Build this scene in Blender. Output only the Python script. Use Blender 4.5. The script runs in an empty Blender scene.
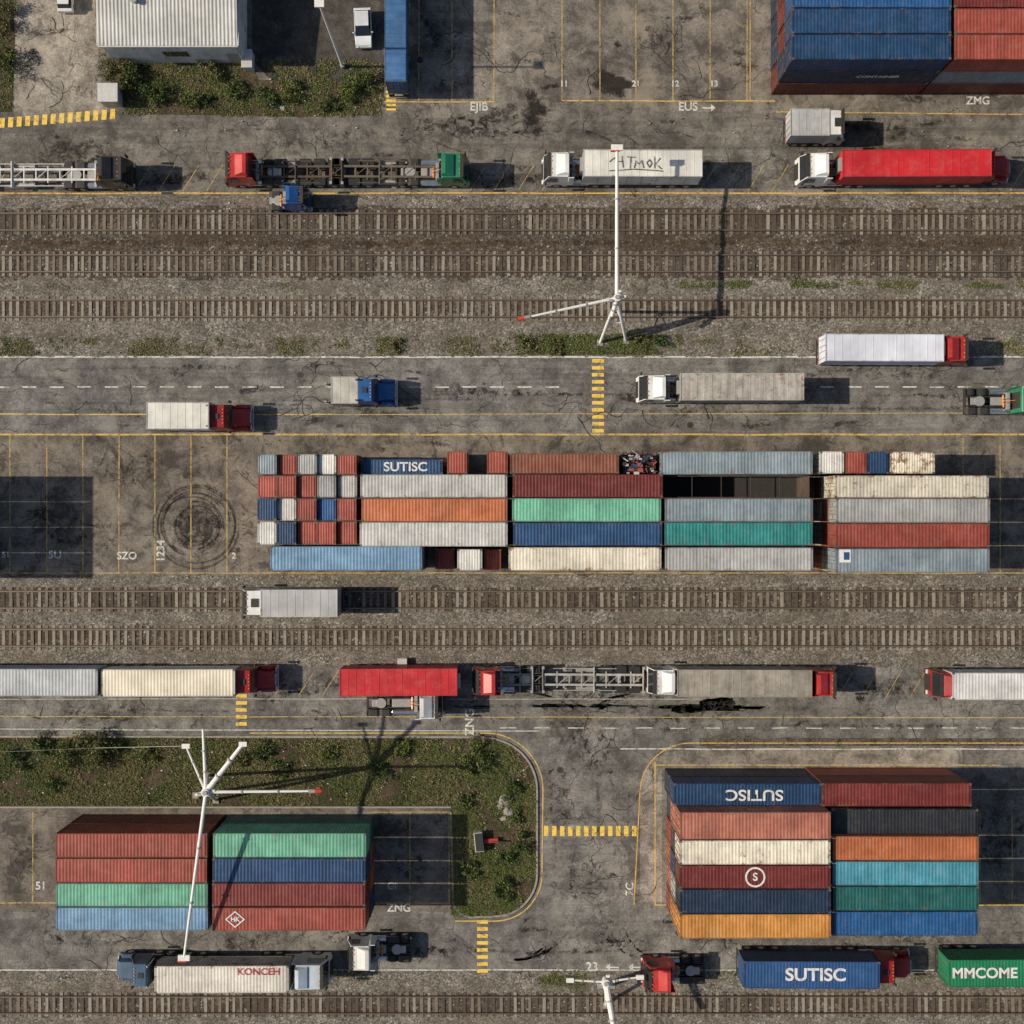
import bpy, bmesh, math, random
from mathutils import Vector, Matrix, noise as mnoise
random.seed(11)
R=random.random
def U(a,b): return a+(b-a)*random.random()
HC=100.0; S=12.0
def X(px,h=0): return (px-512)/S*(1-h/HC)
def Y(py,h=0): return (512-py)/S*(1-h/HC)
scene=bpy.context.scene
# ---------------------------------------------------------------- materials
def newmat(name):
    m=bpy.data.materials.new(name); m.use_nodes=True
    nt=m.node_tree; nt.nodes.clear()
    out=nt.nodes.new('ShaderNodeOutputMaterial'); b=nt.nodes.new('ShaderNodeBsdfPrincipled')
    nt.links.new(b.outputs[0],out.inputs[0]); return m,nt,b,out
class G:
    def __init__(s,nt,dim='3D'): s.nt=nt; s.dim=dim
    def n(s,t): return s.nt.nodes.new(t)
    def l(s,a,b): s.nt.links.new(a,b)
    def set(s,inp,v):
        if isinstance(v,(int,float)): inp.default_value=v
        elif isinstance(v,(tuple,list)):
            inp.default_value=tuple(v) if len(v)==len(inp.default_value) else tuple(v)+(1,)
        else: s.l(v,inp)
    def coord(s,rnd=False,scale=(1,1,1),distort=0,dscale=1.0,rot=0):
        tc=s.n('ShaderNodeTexCoord').outputs['Object']
        if rnd:
            oi=s.n('ShaderNodeObjectInfo').outputs['Random']
            m=s.math('MULTIPLY',oi,173.0)
            va=s.n('ShaderNodeVectorMath'); va.operation='ADD'; s.l(tc,va.inputs[0]); s.l(m,va.inputs[1]); tc=va.outputs[0]
        if distort:
            nn=s.n('ShaderNodeTexNoise'); nn.noise_dimensions=s.dim; s.l(tc,nn.inputs['Vector']); nn.inputs['Scale'].default_value=dscale; nn.inputs['Detail'].default_value=2
            sb=s.n('ShaderNodeVectorMath'); sb.operation='SUBTRACT'; s.l(nn.outputs['Color'],sb.inputs[0]); sb.inputs[1].default_value=(.5,.5,.5)
            sc=s.n('ShaderNodeVectorMath'); sc.operation='SCALE'; s.l(sb.outputs[0],sc.inputs[0]); sc.inputs['Scale'].default_value=distort
            ad=s.n('ShaderNodeVectorMath'); ad.operation='ADD'; s.l(tc,ad.inputs[0]); s.l(sc.outputs[0],ad.inputs[1]); tc=ad.outputs[0]
        if scale!=(1,1,1) or rot:
            mp=s.n('ShaderNodeMapping'); s.l(tc,mp.inputs[0]); mp.inputs['Scale'].default_value=scale; mp.inputs['Rotation'].default_value=(0,0,rot); tc=mp.outputs[0]
        return tc
    def noise(s,vec,scale,detail=5,rough=.6,out='Fac'):
        n=s.n('ShaderNodeTexNoise'); n.noise_dimensions=s.dim; s.l(vec,n.inputs['Vector']); n.inputs['Scale'].default_value=scale
        n.inputs['Detail'].default_value=min(detail,4); n.inputs['Roughness'].default_value=rough; return n.outputs[out]
    def vor(s,vec,scale,feature='F1',out='Distance'):
        n=s.n('ShaderNodeTexVoronoi'); n.voronoi_dimensions=s.dim; n.feature=feature; s.l(vec,n.inputs['Vector']); n.inputs['Scale'].default_value=scale; return n.outputs[out]
    def ramp(s,f,a,b,lo=0.0,hi=1.0):
        n=s.n('ShaderNodeMapRange'); n.clamp=True; s.set(n.inputs[0],f)
        n.inputs[1].default_value=a; n.inputs[2].default_value=b; n.inputs[3].default_value=lo; n.inputs[4].default_value=hi; return n.outputs[0]
    def math(s,op,a,b=0.0):
        n=s.n('ShaderNodeMath'); n.operation=op; s.set(n.inputs[0],a); s.set(n.inputs[1],b); return n.outputs[0]
    def mix(s,f,a,b,blend='MIX'):
        n=s.n('ShaderNodeMix'); n.data_type='RGBA'; n.blend_type=blend
        s.set(n.inputs[0],f); s.set(n.inputs[6],a); s.set(n.inputs[7],b); return n.outputs[2]
    def bump(s,h,strength,dist,bsdf):
        n=s.n('ShaderNodeBump'); s.l(h,n.inputs['Height']); n.inputs['Strength'].default_value=strength; n.inputs['Distance'].default_value=dist
        s.l(n.outputs[0],bsdf.inputs['Normal'])
def c3(t,k=1): return (t[0]*k,t[1]*k,t[2]*k,1)
KP=1.22
def pavement(name,c1,c2,stain=.5,crack=.7,streak=.3,slab=0,speck=.3):
    c1=c3(c1,KP)[:3]; c2=c3(c2,KP)[:3]
    m,nt,b,o=newmat(name); g=G(nt,'2D'); v=g.coord()
    big=g.ramp(g.noise(v,.07,3,.6),.38,.62)
    col=g.mix(big,c3(c1),c3(c2))
    mid=g.ramp(g.noise(v,.5,4,.75),.3,.7,.48,1.42)
    col=g.mix(1.0,col,mid,'MULTIPLY')
    fine=g.ramp(g.noise(v,6,3,.85),.25,.75,1-speck*1.3,1+speck*1.3)
    col=g.mix(1.0,col,fine,'MULTIPLY')
    sv=g.coord(distort=3.0,dscale=.4)
    nz=g.noise(sv,.33,4,.75)
    st=g.math('MULTIPLY',g.ramp(nz,.55,.65),stain)
    col=g.mix(st,col,c3(c1,.38))
    st2=g.math('MULTIPLY',g.ramp(g.noise(sv,1.5,4,.75),.60,.69),stain*.9)
    col=g.mix(st2,col,c3(c1,.34))
    du=g.math('MULTIPLY',g.ramp(nz,.46,.32),.5)
    col=g.mix(du,col,c3((c2[0]*1.45,c2[1]*1.40,c2[2]*1.30)))
    if streak:
        a=g.ramp(g.noise(g.coord(scale=(.035,1.1,1),distort=.25,dscale=.2),1.0,4,.75),.45,.68)
        col=g.mix(g.math('MULTIPLY',a,streak),col,c3(c1,.42))
    if crack:
        for sc,w,th in ((.16,.008,.46),(.5,.013,.56)):
            e=g.vor(g.coord(distort=1.6,dscale=.8),sc,'DISTANCE_TO_EDGE')
            ln=g.ramp(e,w*.4,w,1,0)
            mk=g.ramp(g.noise(v,.11 if sc<.3 else .2,1),th,th+.06)
            col=g.mix(g.math('MULTIPLY',g.math('MULTIPLY',ln,mk),crack),col,c3(c1,.2))
    if slab:
        br=g.n('ShaderNodeTexBrick'); g.l(g.coord(distort=.05,dscale=2),br.inputs['Vector'])
        br.offset=0; br.inputs['Scale'].default_value=1.0; br.inputs['Brick Width'].default_value=slab; br.inputs['Row Height'].default_value=slab
        br.inputs['Mortar Size'].default_value=.025; br.inputs['Color1'].default_value=(.82,.82,.82,1); br.inputs['Color2'].default_value=(1.12,1.12,1.12,1); br.inputs['Mortar'].default_value=(.4,.4,.4,1)
        col=g.mix(.75,col,br.outputs['Color'],'MULTIPLY')
    g.l(col,b.inputs['Base Color']); b.inputs['Roughness'].default_value=.88
    b.inputs['Specular IOR Level'].default_value=.25
    g.bump(g.noise(v,10,2,.8),.5,.03,b)
    return m
def ballast_mat(name,ca,cb,soil,soil_amt=.5,green=0):
    m,nt,b,o=newmat(name); g=G(nt,'2D'); v=g.coord()
    cell=g.n('ShaderNodeTexVoronoi'); cell.voronoi_dimensions='2D'; g.l(v,cell.inputs['Vector']); cell.inputs['Scale'].default_value=8.0
    sep=g.n('ShaderNodeSeparateColor'); g.l(cell.outputs['Color'],sep.inputs[0])
    col=g.mix(sep.outputs[0],c3(ca,.55),c3(cb,1.35))
    lt=g.ramp(sep.outputs[1],.93,.98,0,.7); col=g.mix(lt,col,c3((.46,.43,.38)))
    col=g.mix(g.ramp(cell.outputs['Distance'],.4,.9,0,.8),col,c3(ca,.25))
    col=g.mix(1.0,col,g.ramp(g.noise(v,.6,4,.75),.3,.7,.62,1.3),'MULTIPLY')
    so=g.math('MULTIPLY',g.ramp(g.noise(g.coord(scale=(.25,1.3,1),distort=.8,dscale=.6),.55,4,.75),.42,.62),soil_amt)
    sc=g.mix(g.noise(v,5,3,.8),c3(soil,.5),c3(soil,1.5))
    col=g.mix(so,col,sc)
    if green:
        gr=g.math('MULTIPLY',g.ramp(g.noise(v,.5,4,.75),.58,.66),green)
        col=g.mix(gr,col,(.035,.05,.015))
    g.l(col,b.inputs['Base Color']); b.inputs['Roughness'].default_value=.95; b.inputs['Specular IOR Level'].default_value=.2
    g.bump(cell.outputs['Distance'],-.7,.06,b)
    return m
def soil_mat(name,c1,c2,c3_):
    m,nt,b,o=newmat(name); g=G(nt,'2D'); v=g.coord(distort=.6,dscale=1)
    col=g.mix(g.ramp(g.noise(v,.3,4,.75),.4,.62),c3(c1),c3(c2))
    col=g.mix(g.ramp(g.noise(v,.8,4,.75),.50,.62),col,c3(c3_))
    col=g.mix(1.0,col,g.ramp(g.noise(v,5,4,.8),.3,.7,.45,1.55),'MULTIPLY')
    wv=g.ramp(g.noise(v,9,2,.8),.66,.72); col=g.mix(g.math('MULTIPLY',wv,.5),col,(.3,.27,.22))
    g.l(col,b.inputs['Base Color']); b.inputs['Roughness'].default_value=.97; b.inputs['Specular IOR Level'].default_value=.1
    g.bump(g.noise(v,4,3,.8),.9,.15,b); return m
def marking(name,col,wear=.5,amax=.92,dim='2D'):
    m,nt,b,o=newmat(name); g=G(nt,dim); v=g.coord()
    b.inputs['Roughness'].default_value=.8
    b.inputs['Base Color'].default_value=c3(col)
    a=g.ramp(g.noise(v,1.3,4,.9),.5-wear*.30,.60-wear*.10,.08,amax)
    g.l(a,b.inputs['Alpha']); return m
def stainmat(name,col,amt):
    m,nt,b,o=newmat(name); g=G(nt,'2D'); v=g.coord(distort=1.2,dscale=1.3)
    at=g.n('ShaderNodeAttribute'); at.attribute_name='a'
    n=g.noise(v,1.5,4,.8)
    a=g.math('ADD',at.outputs['Fac'],g.math('MULTIPLY',g.math('SUBTRACT',n,.52),3.0))
    a=g.ramp(a,.25,.9,0,amt)
    g.l(a,b.inputs['Alpha']); b.inputs['Base Color'].default_value=c3(col); b.inputs['Roughness'].default_value=.7; b.inputs['Specular IOR Level'].default_value=.2
    return m
PC={}
def paint(col,dirt=.4,rust=.25,rough=.55,key=None):
    k=(tuple(col),dirt,rust,rough)
    if k in PC: return PC[k]
    m,nt,b,o=newmat('painted_metal_%d'%len(PC)); g=G(nt); v=g.coord(rnd=True)
    cc=g.mix(g.ramp(g.noise(v,.35,2,.6),.35,.65),c3(col,.84),c3(col,1.14))
    lum=sum(col)/3; grey=(lum*.8+.05)
    n1=g.noise(v,1.0,4,.8)
    fade=g.ramp(n1,.50,.68,0,.20)
    cc=g.mix(fade,cc,(grey,grey*.96,grey*.9))
    st=g.ramp(g.noise(g.coord(rnd=True,scale=(2.4,.22,.3)),1.0,3,.75),.40,.66,1.10,.70)
    cc=g.mix(dirt,cc,st,'MULTIPLY')
    d=g.ramp(n1,.62,.30,1.14,.58)
    cc=g.mix(dirt,cc,d,'MULTIPLY')
    if rust>0:
        gen=g.n('ShaderNodeTexCoord').outputs['Generated']; sx=g.n('ShaderNodeSeparateXYZ'); g.l(gen,sx.inputs[0])
        ex=g.ramp(g.math('ABSOLUTE',g.math('SUBTRACT',sx.outputs[0],.5)),.47,.5,0,.11)
        ey=g.ramp(g.math('ABSOLUTE',g.math('SUBTRACT',sx.outputs[1],.5)),.36,.5,0,.10)
        e=g.math('MAXIMUM',ex,ey)
        t=.73-rust*.17
        rn=g.math('ADD',g.noise(g.coord(rnd=True,distort=.5,dscale=3),1.3,4,.85),e)
        rm=g.ramp(rn,t,t+.06)
        rc=g.mix(g.noise(v,7,1),(.06,.020,.010),(.25,.095,.035))
        cc=g.mix(g.math('MULTIPLY',rm,.85),cc,rc)
        halo=g.ramp(rn,t-.06,t,0,.28); cc=g.mix(halo,cc,(.20,.11,.06))
    g.l(cc,b.inputs['Base Color']); b.inputs['Roughness'].default_value=rough; b.inputs['Specular IOR Level'].default_value=.35
    PC[k]=m; return m
def plain(name,col,rough=.6,metal=0,spec=.4,var=.25):
    m,nt,b,o=newmat(name); g=G(nt); v=g.coord(rnd=True)
    g.l(g.mix(g.noise(v,3,2,.7),c3(col,1-var),c3(col,1+var)),b.inputs['Base Color'])
    b.inputs['Roughness'].default_value=rough; b.inputs['Metallic'].default_value=metal; b.inputs['Specular IOR Level'].default_value=spec; return m
M={}
M['dark']=plain('chassis_black',(.03,.027,.024),.7,var=.5)
M['tyre']=plain('tyre_rubber',(.022,.022,.022),.9)
M['glass']=plain('window_glass',(.012,.016,.02),.08,spec=.8,var=.1)
M['steel']=plain('galvanised_steel',(.34,.33,.31),.45,.3)
M['alu']=plain('aluminium',(.55,.54,.51),.4,.3)
M['lamp_red']=plain('tail_lamp_red',(.4,.02,.015),.3)
M['amber']=plain('amber_lamp',(.7,.25,.03),.3)
M['chrome']=plain('chrome',(.6,.6,.6),.2,.9)
M['mastw']=plain('mast_white_paint',(.66,.64,.60),.5,var=.2)
M['mastr']=plain('mast_red_paint',(.55,.04,.02),.5)
M['lens']=plain('headlamp_lens',(.6,.6,.58),.15)
M['rope']=plain('brown_frame_paint',(.075,.055,.035),.8,var=.6)
M['letter']=marking('lettering_white',(.68,.67,.64),.95,.95,'3D')
M['letterk']=marking('lettering_black',(.04,.04,.045),.6,.9,'3D')
M['letterr']=marking('lettering_red',(.32,.03,.03),.8,.9,'3D')
# ---------------------------------------------------------------- mesh builder
class MB:
    def __init__(s): s.v=[];s.f=[];s.m=[]
    def add(s,vs,fs,m=0):
        o=len(s.v); s.v+=[tuple(p) for p in vs]; s.f+=[tuple(i+o for i in f) for f in fs]; s.m+=[m]*len(fs)
    def box(s,x0,x1,y0,y1,z0,z1,m=0):
        s.add([(x0,y0,z0),(x1,y0,z0),(x1,y1,z0),(x0,y1,z0),(x0,y0,z1),(x1,y0,z1),(x1,y1,z1),(x0,y1,z1)],
              [(3,2,1,0),(4,5,6,7),(0,1,5,4),(1,2,6,5),(2,3,7,6),(3,0,4,7)],m)
    def prism(s,prof,y0,y1,m=0,t=None):
        n=len(prof); vs=[]
        for y,sg in ((y0,0),(y1,1)):
            for i,(x,z) in enumerate(prof):
                k=1 if t is None else t[i]
                c=(y0+y1)/2; vs.append((x,c+(y-c)*k,z))
        fs=[tuple(range(n)),tuple(range(2*n-1,n-1,-1))]+[(i,i+n,(i+1)%n+n,(i+1)%n) for i in range(n)]
        s.add(vs,fs,m)
    def cyl(s,a,b,r,n=12,m=0,r2=None):
        a=Vector(a);b=Vector(b);d=(b-a).normalized(); u=d.orthogonal().normalized(); w=d.cross(u); r2=r if r2 is None else r2
        vs=[a+(u*math.cos(t)+w*math.sin(t))*r for t in [2*math.pi*i/n for i in range(n)]]+[b+(u*math.cos(t)+w*math.sin(t))*r2 for t in [2*math.pi*i/n for i in range(n)]]
        s.add(vs,[tuple(range(n)),tuple(range(2*n-1,n-1,-1))]+[(i,i+n,(i+1)%n+n,(i+1)%n) for i in range(n)],m)
    def wheel(s,x,y,w,r=.5,mt=1,mh=2):
        s.cyl((x,y-w/2,r),(x,y+w/2,r),r,16,mt); s.cyl((x,y-w/2-.01,r),(x,y+w/2+.01,r),r*.5,10,mh)
    def mesh(s,name,recalc=True):
        me=bpy.data.meshes.new(name); me.from_pydata(s.v,[],s.f); me.polygons.foreach_set('material_index',s.m)
        if recalc:
            bm=bmesh.new(); bm.from_mesh(me); bmesh.ops.recalc_face_normals(bm,faces=bm.faces); bm.to_mesh(me); bm.free()
        me.update(); return me
    def obj(s,name,mats,loc=(0,0,0),rot=0,parent=None,bevel=0):
        me=s.mesh(name); 
        for m in mats: me.materials.append(m)
        o=bpy.data.objects.new(name,me); scene.collection.objects.link(o); o.location=loc; o.rotation_euler=(0,0,rot)
        if parent: o.parent=parent
        if bevel:
            b=o.modifiers.new('bev','BEVEL'); b.width=bevel; b.segments=2; b.limit_method='ANGLE'; b.angle_limit=.6
        return o
def empty(name,loc,rot=0):
    e=bpy.data.objects.new(name,None); scene.collection.objects.link(e); e.location=loc; e.rotation_euler=(0,0,rot); e.empty_display_size=1; return e
def text(name,s,loc,size,mat,rot=(0,0,0),parent=None,bold=.0,sx=1):
    c=bpy.data.curves.new(name,'FONT'); c.body=s; c.size=size; c.align_x='CENTER'; c.align_y='CENTER'; c.offset=bold; c.materials.append(mat)
    o=bpy.data.objects.new(name,c); scene.collection.objects.link(o); o.location=loc; o.rotation_euler=rot; o.scale=(sx,1,1)
    if parent: o.parent=parent
    return o
# ---------------------------------------------------------------- ground
M['conc_up']=pavement('worn_concrete_upper',(.120,.104,.088),(.170,.150,.127),stain=.65,crack=.8,streak=.12)
M['asph_up']=pavement('old_asphalt_upper',(.108,.097,.084),(.150,.136,.118),stain=.6,crack=.9,streak=.5)
M['asph']=pavement('asphalt_road',(.115,.109,.101),(.150,.142,.131),stain=.4,crack=.8,streak=.5)
M['asph_low']=pavement('asphalt_road_low',(.117,.110,.100),(.155,.146,.132),stain=.5,crack=.8,streak=.35)
M['yard']=pavement('stained_concrete_yard',(.098,.083,.069),(.150,.130,.108),stain=.8,crack=.6,streak=.15)
M['yard2']=pavement('paving_slabs_yard',(.115,.103,.090),(.155,.140,.122),stain=.6,crack=.5,streak=.1,slab=3.0)
M['walk']=pavement('pale_paving',(.17,.150,.126),(.225,.20,.168),stain=.6,crack=.7,streak=0)
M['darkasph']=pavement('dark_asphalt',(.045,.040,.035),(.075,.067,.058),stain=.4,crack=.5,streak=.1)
M['ball']=ballast_mat('track_ballast',(.075,.060,.046),(.115,.096,.076),(.055,.038,.026),.75)
M['ball2']=ballast_mat('track_ballast_grey',(.165,.147,.124),(.20,.180,.154),(.110,.086,.062),.5,green=.25)
M['soil']=soil_mat('verge_soil',(.065,.048,.030),(.095,.073,.046),(.042,.052,.018))
M['soilb']=soil_mat('track_soil',(.052,.035,.024),(.078,.054,.036),(.12,.092,.066))
M['ground']=soil_mat('open_ground_soil',(.10,.085,.065),(.13,.11,.085),(.05,.055,.025))
M['yellow']=marking('yellow_marking_paint',(.66,.44,.11),.68,.85)
M['yellowf']=marking('faded_yellow_marking_paint',(.58,.41,.13),.50,.72)
M['yellow2']=marking('yellow_crossing_paint',(.80,.54,.09),.9,.92)
M['white']=marking('white_marking_paint',(.64,.62,.57),.65,.88)
M['tar']=plain('crack_sealant',(.022,.02,.018),.7)
M['stain']=stainmat('oil_stain',(.014,.011,.009),.66)
M['stain2']=stainmat('tyre_rubber_mark',(.018,.015,.013),.40)
M['dust']=stainmat('pale_dust',(.27,.24,.195),.35)
M['kerb']=plain('kerb_concrete',(.26,.235,.20),.9,var=.45)
def sheet(name,poly,z,mat):
    mb=MB(); mb.add([(p[0],p[1],z) for p in poly],[tuple(range(len(poly)))],0)
    me=bpy.data.meshes.new(name); me.from_pydata(mb.v,[],mb.f); me.materials.append(mat); me.update()
    if me.polygons[0].normal.z<0: me.flip_normals()
    o=bpy.data.objects.new(name,me); scene.collection.objects.link(o); return o
def band(name,px0,px1,py0,py1,z,mat,jt=0,jb=0,seed=0):
    x0,x1=X(px0),X(px1); n=int((x1-x0)/.35); vs=[];fs=[]
    for i in range(n+1):
        x=x0+(x1-x0)*i/n
        a=mnoise.noise(Vector((x*.5,seed,0)))+.6*mnoise.noise(Vector((x*2.1,seed+5,0)))
        b=mnoise.noise(Vector((x*.5,seed+9,0)))+.6*mnoise.noise(Vector((x*2.1,seed+15,0)))
        vs+= [(x,Y(py0)+a*jt,z),(x,Y(py1)+b*jb,z)]
    for i in range(n): fs.append((2*i+1,2*i+3,2*i+2,2*i))
    me=bpy.data.meshes.new(name); me.from_pydata(vs,[],fs); me.materials.append(mat); me.update()
    o=bpy.data.objects.new(name,me); scene.collection.objects.link(o); return o
sheet('ground',[(-400,-400),(400,-400),(400,400),(-400,400)],-.03,M['ground'])
XL,XR=-350,1380
band('upper_yard_pavement',XL,XR,-500,125,.004,M['conc_up'])
band('upper_road',XL,XR,112,197,.008,M['asph_up'],.4,.12,3)
band('main_road',XL,XR,356,436,.008,M['asph'],.15,0,8)
band('container_yard_pavement',XL,XR,434,577,.012,M['yard'],0,.15,9)
band('lower_road',XL,XR,664,738,.008,M['asph_low'],.2,.1,13)
band('lower_left_yard_pavement',XL,452,806,912,.012,M['yard'],.1,.1,14)
band('junction_road',440,700,736,912,.004,M['asph_low'])
band('bottom_road',XL,XR,905,972,.009,M['asph_low'],.0,.15,17)
sheet('lower_right_yard_pavement',[(X(a),Y(b)) for a,b in [(XR,746),(690,746),(668,748),(650,757),(640,770),(636,785),(636,906),(XR,906)]],.0135,M['yard2'])
sheet('yard_edge_paving',[(X(a),Y(b)) for a,b in [(962,748),(690,749),(668,752),(652,760),(643,772),(640,786),(640,902),(662,902),(662,770),(962,770)]],.0175,M['walk'])
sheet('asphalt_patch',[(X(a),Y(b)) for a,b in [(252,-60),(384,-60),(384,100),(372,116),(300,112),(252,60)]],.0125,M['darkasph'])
sheet('asphalt_patch',[(X(a),Y(b)) for a,b in [(410,-60),(494,-60),(494,70),(410,68)]],.0127,M['asph_up'])
sheet('footpath',[(X(a),Y(b)) for a,b in [(14,-60),(90,-60),(100,70),(108,112),(60,122),(14,120)]],.0125,M['walk'])
sheet('asphalt_patch',[(X(a),Y(b)) for a,b in [(700,366),(830,365),(832,385),(701,384)]],.0123,M['asph_low'])
sheet('asphalt_patch',[(X(a),Y(b)) for a,b in [(40,367),(170,366),(172,384),(41,385)]],.0124,M['asph_low'])
sheet('asphalt_patch',[(X(a),Y(b)) for a,b in [(545,700),(600,699),(604,735),(546,738)]],.0126,M['asph_up'])
def ballast(name,py0,py1,tracks,mat,mat2,soilbands=(),seed=0):
    x0,x1=X(XL),X(XR); y0,y1=Y(py1),Y(py0); nx=int((x1-x0)/.3); ny=int((y1-y0)/.2)
    vs=[];fs=[];ms=[]
    for j in range(ny+1):
        y=y0+(y1-y0)*j/ny; e=min(1,min(y-y0,y1-y)/.6)
        tt=0
        for t in tracks: tt=max(tt,.075*max(0,min(1,(2.0-abs(y-Y(t)))/.7)))
        for i in range(nx+1):
            x=x0+(x1-x0)*i/nx
            h=.02+tt+.03*mnoise.noise(Vector((x*.8,y*.8,seed)))+.04*mnoise.noise(Vector((x*2.6,y*2.6,seed+4)))
            jj=(.25*mnoise.noise(Vector((x*.9,seed,1)))+.15*mnoise.noise(Vector((x*3.1,seed,2)))) if j in (0,ny) else 0
            vs.append((x,y+jj,.019+max(0,h)*e))
    for j in range(ny):
        y=y0+(y1-y0)*(j+.5)/ny
        for i in range(nx):
            a=j*(nx+1)+i; fs.append((a,a+1,a+nx+2,a+nx+1))
            x=x0+(x1-x0)*(i+.5)/nx; yy=y+.35*mnoise.noise(Vector((x*.4,y,seed)))+.3*mnoise.noise(Vector((x*2,y*2,seed)))
            k=0
            for a0,b0 in soilbands:
                if Y(b0)<yy<Y(a0): k=1
            ms.append(k)
    me=bpy.data.meshes.new(name); me.from_pydata(vs,[],fs); me.materials.append(mat); me.materials.append(mat2); me.polygons.foreach_set('material_index',ms)
    me.polygons.foreach_set('use_smooth',[True]*len(fs)); me.update()
    o=bpy.data.objects.new(name,me); scene.collection.objects.link(o)
ballast('track_ballast_bed',196,358,(222,264,309),M['ball2'],M['ball'],((208,278),(301,317)),1)
ballast('track_ballast_bed',575,667,(599,637),M['ball2'],M['ball'],((589,609),(628,647)),5)
ballast('track_ballast_bed',971,1090,(1004,1046),M['ball2'],M['ball'],((994,1014),),9)
band('track_soil_strip',XL,XR,238,251,.085,M['soilb'],.25,.25,21)
M['rail']=plain('rail_rusty',(.050,.030,.022),.6,.2,var=.4); M['railtop']=plain('rail_head',(.24,.185,.145),.32,.5)
M['sleep']=plain('weathered_sleeper',(.165,.135,.105),.9,var=.5); M['sleep2']=plain('concrete_sleeper',(.25,.22,.18),.9,var=.4)
M['sleepd']=plain('dark_sleeper',(.075,.057,.043),.9,var=.5)
def track(py,gauge=1.40,kind=0):
    mb=MB(); y=Y(py); x0,x1=X(XL),X(XR); x=x0
    for sg in (-1,1):
        yy=y+sg*gauge/2
        mb.box(x0,x1,yy-.085,yy+.085,.172,.19,0); mb.box(x0,x1,yy-.02,yy+.02,.19,.27,0); mb.box(x0,x1,yy-.04,yy+.04,.27,.31,1)
    while x<x1:
        w=U(.22,.27); l=U(.97,1.06); dx=U(-.03,.03); a=U(-.02,.02); zt=U(.145,.168)
        r=R(); k=(2 if r<.6 else 4 if r<.8 else 3)
        if kind: k=(3 if r<.5 else 2)
        mb.add([(x+dx-a,y-l,.0),(x+dx+w-a,y-l,.0),(x+dx+w+a,y+l,.0),(x+dx+a,y+l,.0),(x+dx-a,y-l,zt),(x+dx+w-a,y-l,zt),(x+dx+w+a,y+l,zt),(x+dx+a,y+l,zt)],
              [(3,2,1,0),(4,5,6,7),(0,1,5,4),(1,2,6,5),(2,3,7,6),(3,0,4,7)],k)
        x+=.6
    mb.obj('railway_track',[M['rail'],M['railtop'],M['sleep'],M['sleep2'],M['sleepd']])
for p,k in ((222.5,0),(264,0),(309,1),(599.5,0),(637.5,1),(1004,0),(1046,0)): track(p,kind=k)
# ---------------------------------------------------------------- ribbons, markings
def ribbon(mb,pts,w,z,m=0):
    vs=[];fs=[]; n=len(pts)
    for i in range(n):
        a=Vector(pts[max(0,i-1)]);b=Vector(pts[min(n-1,i+1)]); d=(b-a); d=Vector((-d.y,d.x)).normalized() if d.length>1e-6 else Vector((0,1))
        ww=w(i/(n-1)) if callable(w) else w
        p=Vector(pts[i]); vs+=[(*(p+d*ww/2),z),(*(p-d*ww/2),z)]
    for i in range(n-1): fs.append((2*i+1,2*i+3,2*i+2,2*i))
    mb.add(vs,fs,m)
def mkobj(mb,name,mats):
    me=bpy.data.meshes.new(name); me.from_pydata(mb.v,[],mb.f); me.polygons.foreach_set('material_index',mb.m)
    for m in mats: me.materials.append(m)
    me.update(); o=bpy.data.objects.new(name,me); scene.collection.objects.link(o); return o
yl=MB(); wl=MB(); cz=[.024]
def line(mb,a,b,w=.12,z=None,m=0):
    if z is None: cz[0]+=.00004; z=cz[0]
    n=max(2,int(abs(b[0]-a[0])/25)); s1,s2=U(0,99),U(0,99)
    pts=[(X(a[0]+(b[0]-a[0])*i/n)+(.03*mnoise.noise(Vector((i*.5,s2,0)))),Y(a[1]+(b[1]-a[1])*i/n)+.05*mnoise.noise(Vector((i*.4,s1,0)))) for i in range(n+1)]
    ribbon(mb,pts,w,z,m)
line(yl,(XL,193.5),(XR,193),.13); line(yl,(XL,434.5),(XR,434.5),.14); line(yl,(XL,414),(335,414.5),.10); line(yl,(335,414.5),(XR,412),.06)
line(yl,(XL,573),(XR,573),.10,m=1)
line(yl,(XL,716),(XR,718),.06); line(wl,(XL,357),(XR,357),.14)
line(wl,(XL,728),(540,731),.07); line(wl,(620,749),(1380,749),.09); line(wl,(XL,970),(XR,970),.1); line(wl,(XL,699),(700,699),.04)
for x in (-62,-26,10,47,83,119,155,191,227): line(yl,(x,434.5),(x,573),.09,m=1)
for x in (963,1000,1036,1072): line(yl,(x,434.5),(x,573),.09,m=1)
for x in (388,419,452,494): line(yl,(x,-80),(x,101),.1,m=1)
for x in (562,600,636,673,710,747): line(yl,(x,-80),(x,101),.09,m=1)
line(yl,(385,102),(494,102),.1); line(yl,(562,101),(775,101),.1); line(yl,(750,-40),(750,101),.1,m=1); line(yl,(776,112),(1380,118),.08)
for x in (33,410,449,980,1012): line(yl,(x,812),(x,903),.09,m=1)
line(yl,(0,903),(450,903),.1,m=1); line(yl,(370,812),(450,812),.07,m=1); line(yl,(655,905),(1380,905),.09); line(yl,(655,762),(655,905),.1); line(yl,(655,765),(1000,765),.08)
x=-60
while x<1100:
    if not(560<x<640): line(wl,(x,387),(x+14,387),.12)
    x+=27.5
for x in range(500,1100,34):
    line(wl,(x,728),(x+16,728),.08)
for x0,x1,y0,y1 in ((135,226,165,191),(470,545,165,191),(700,800,165,191),(275,342,670,695),(838,930,670,697),(-30,0,165,191),(1010,1060,165,191)):
    x=x0
    while x<x1: line(yl,(x,y1),(x+16,y0),.07,m=1); x+=24
yc=MB()
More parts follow.
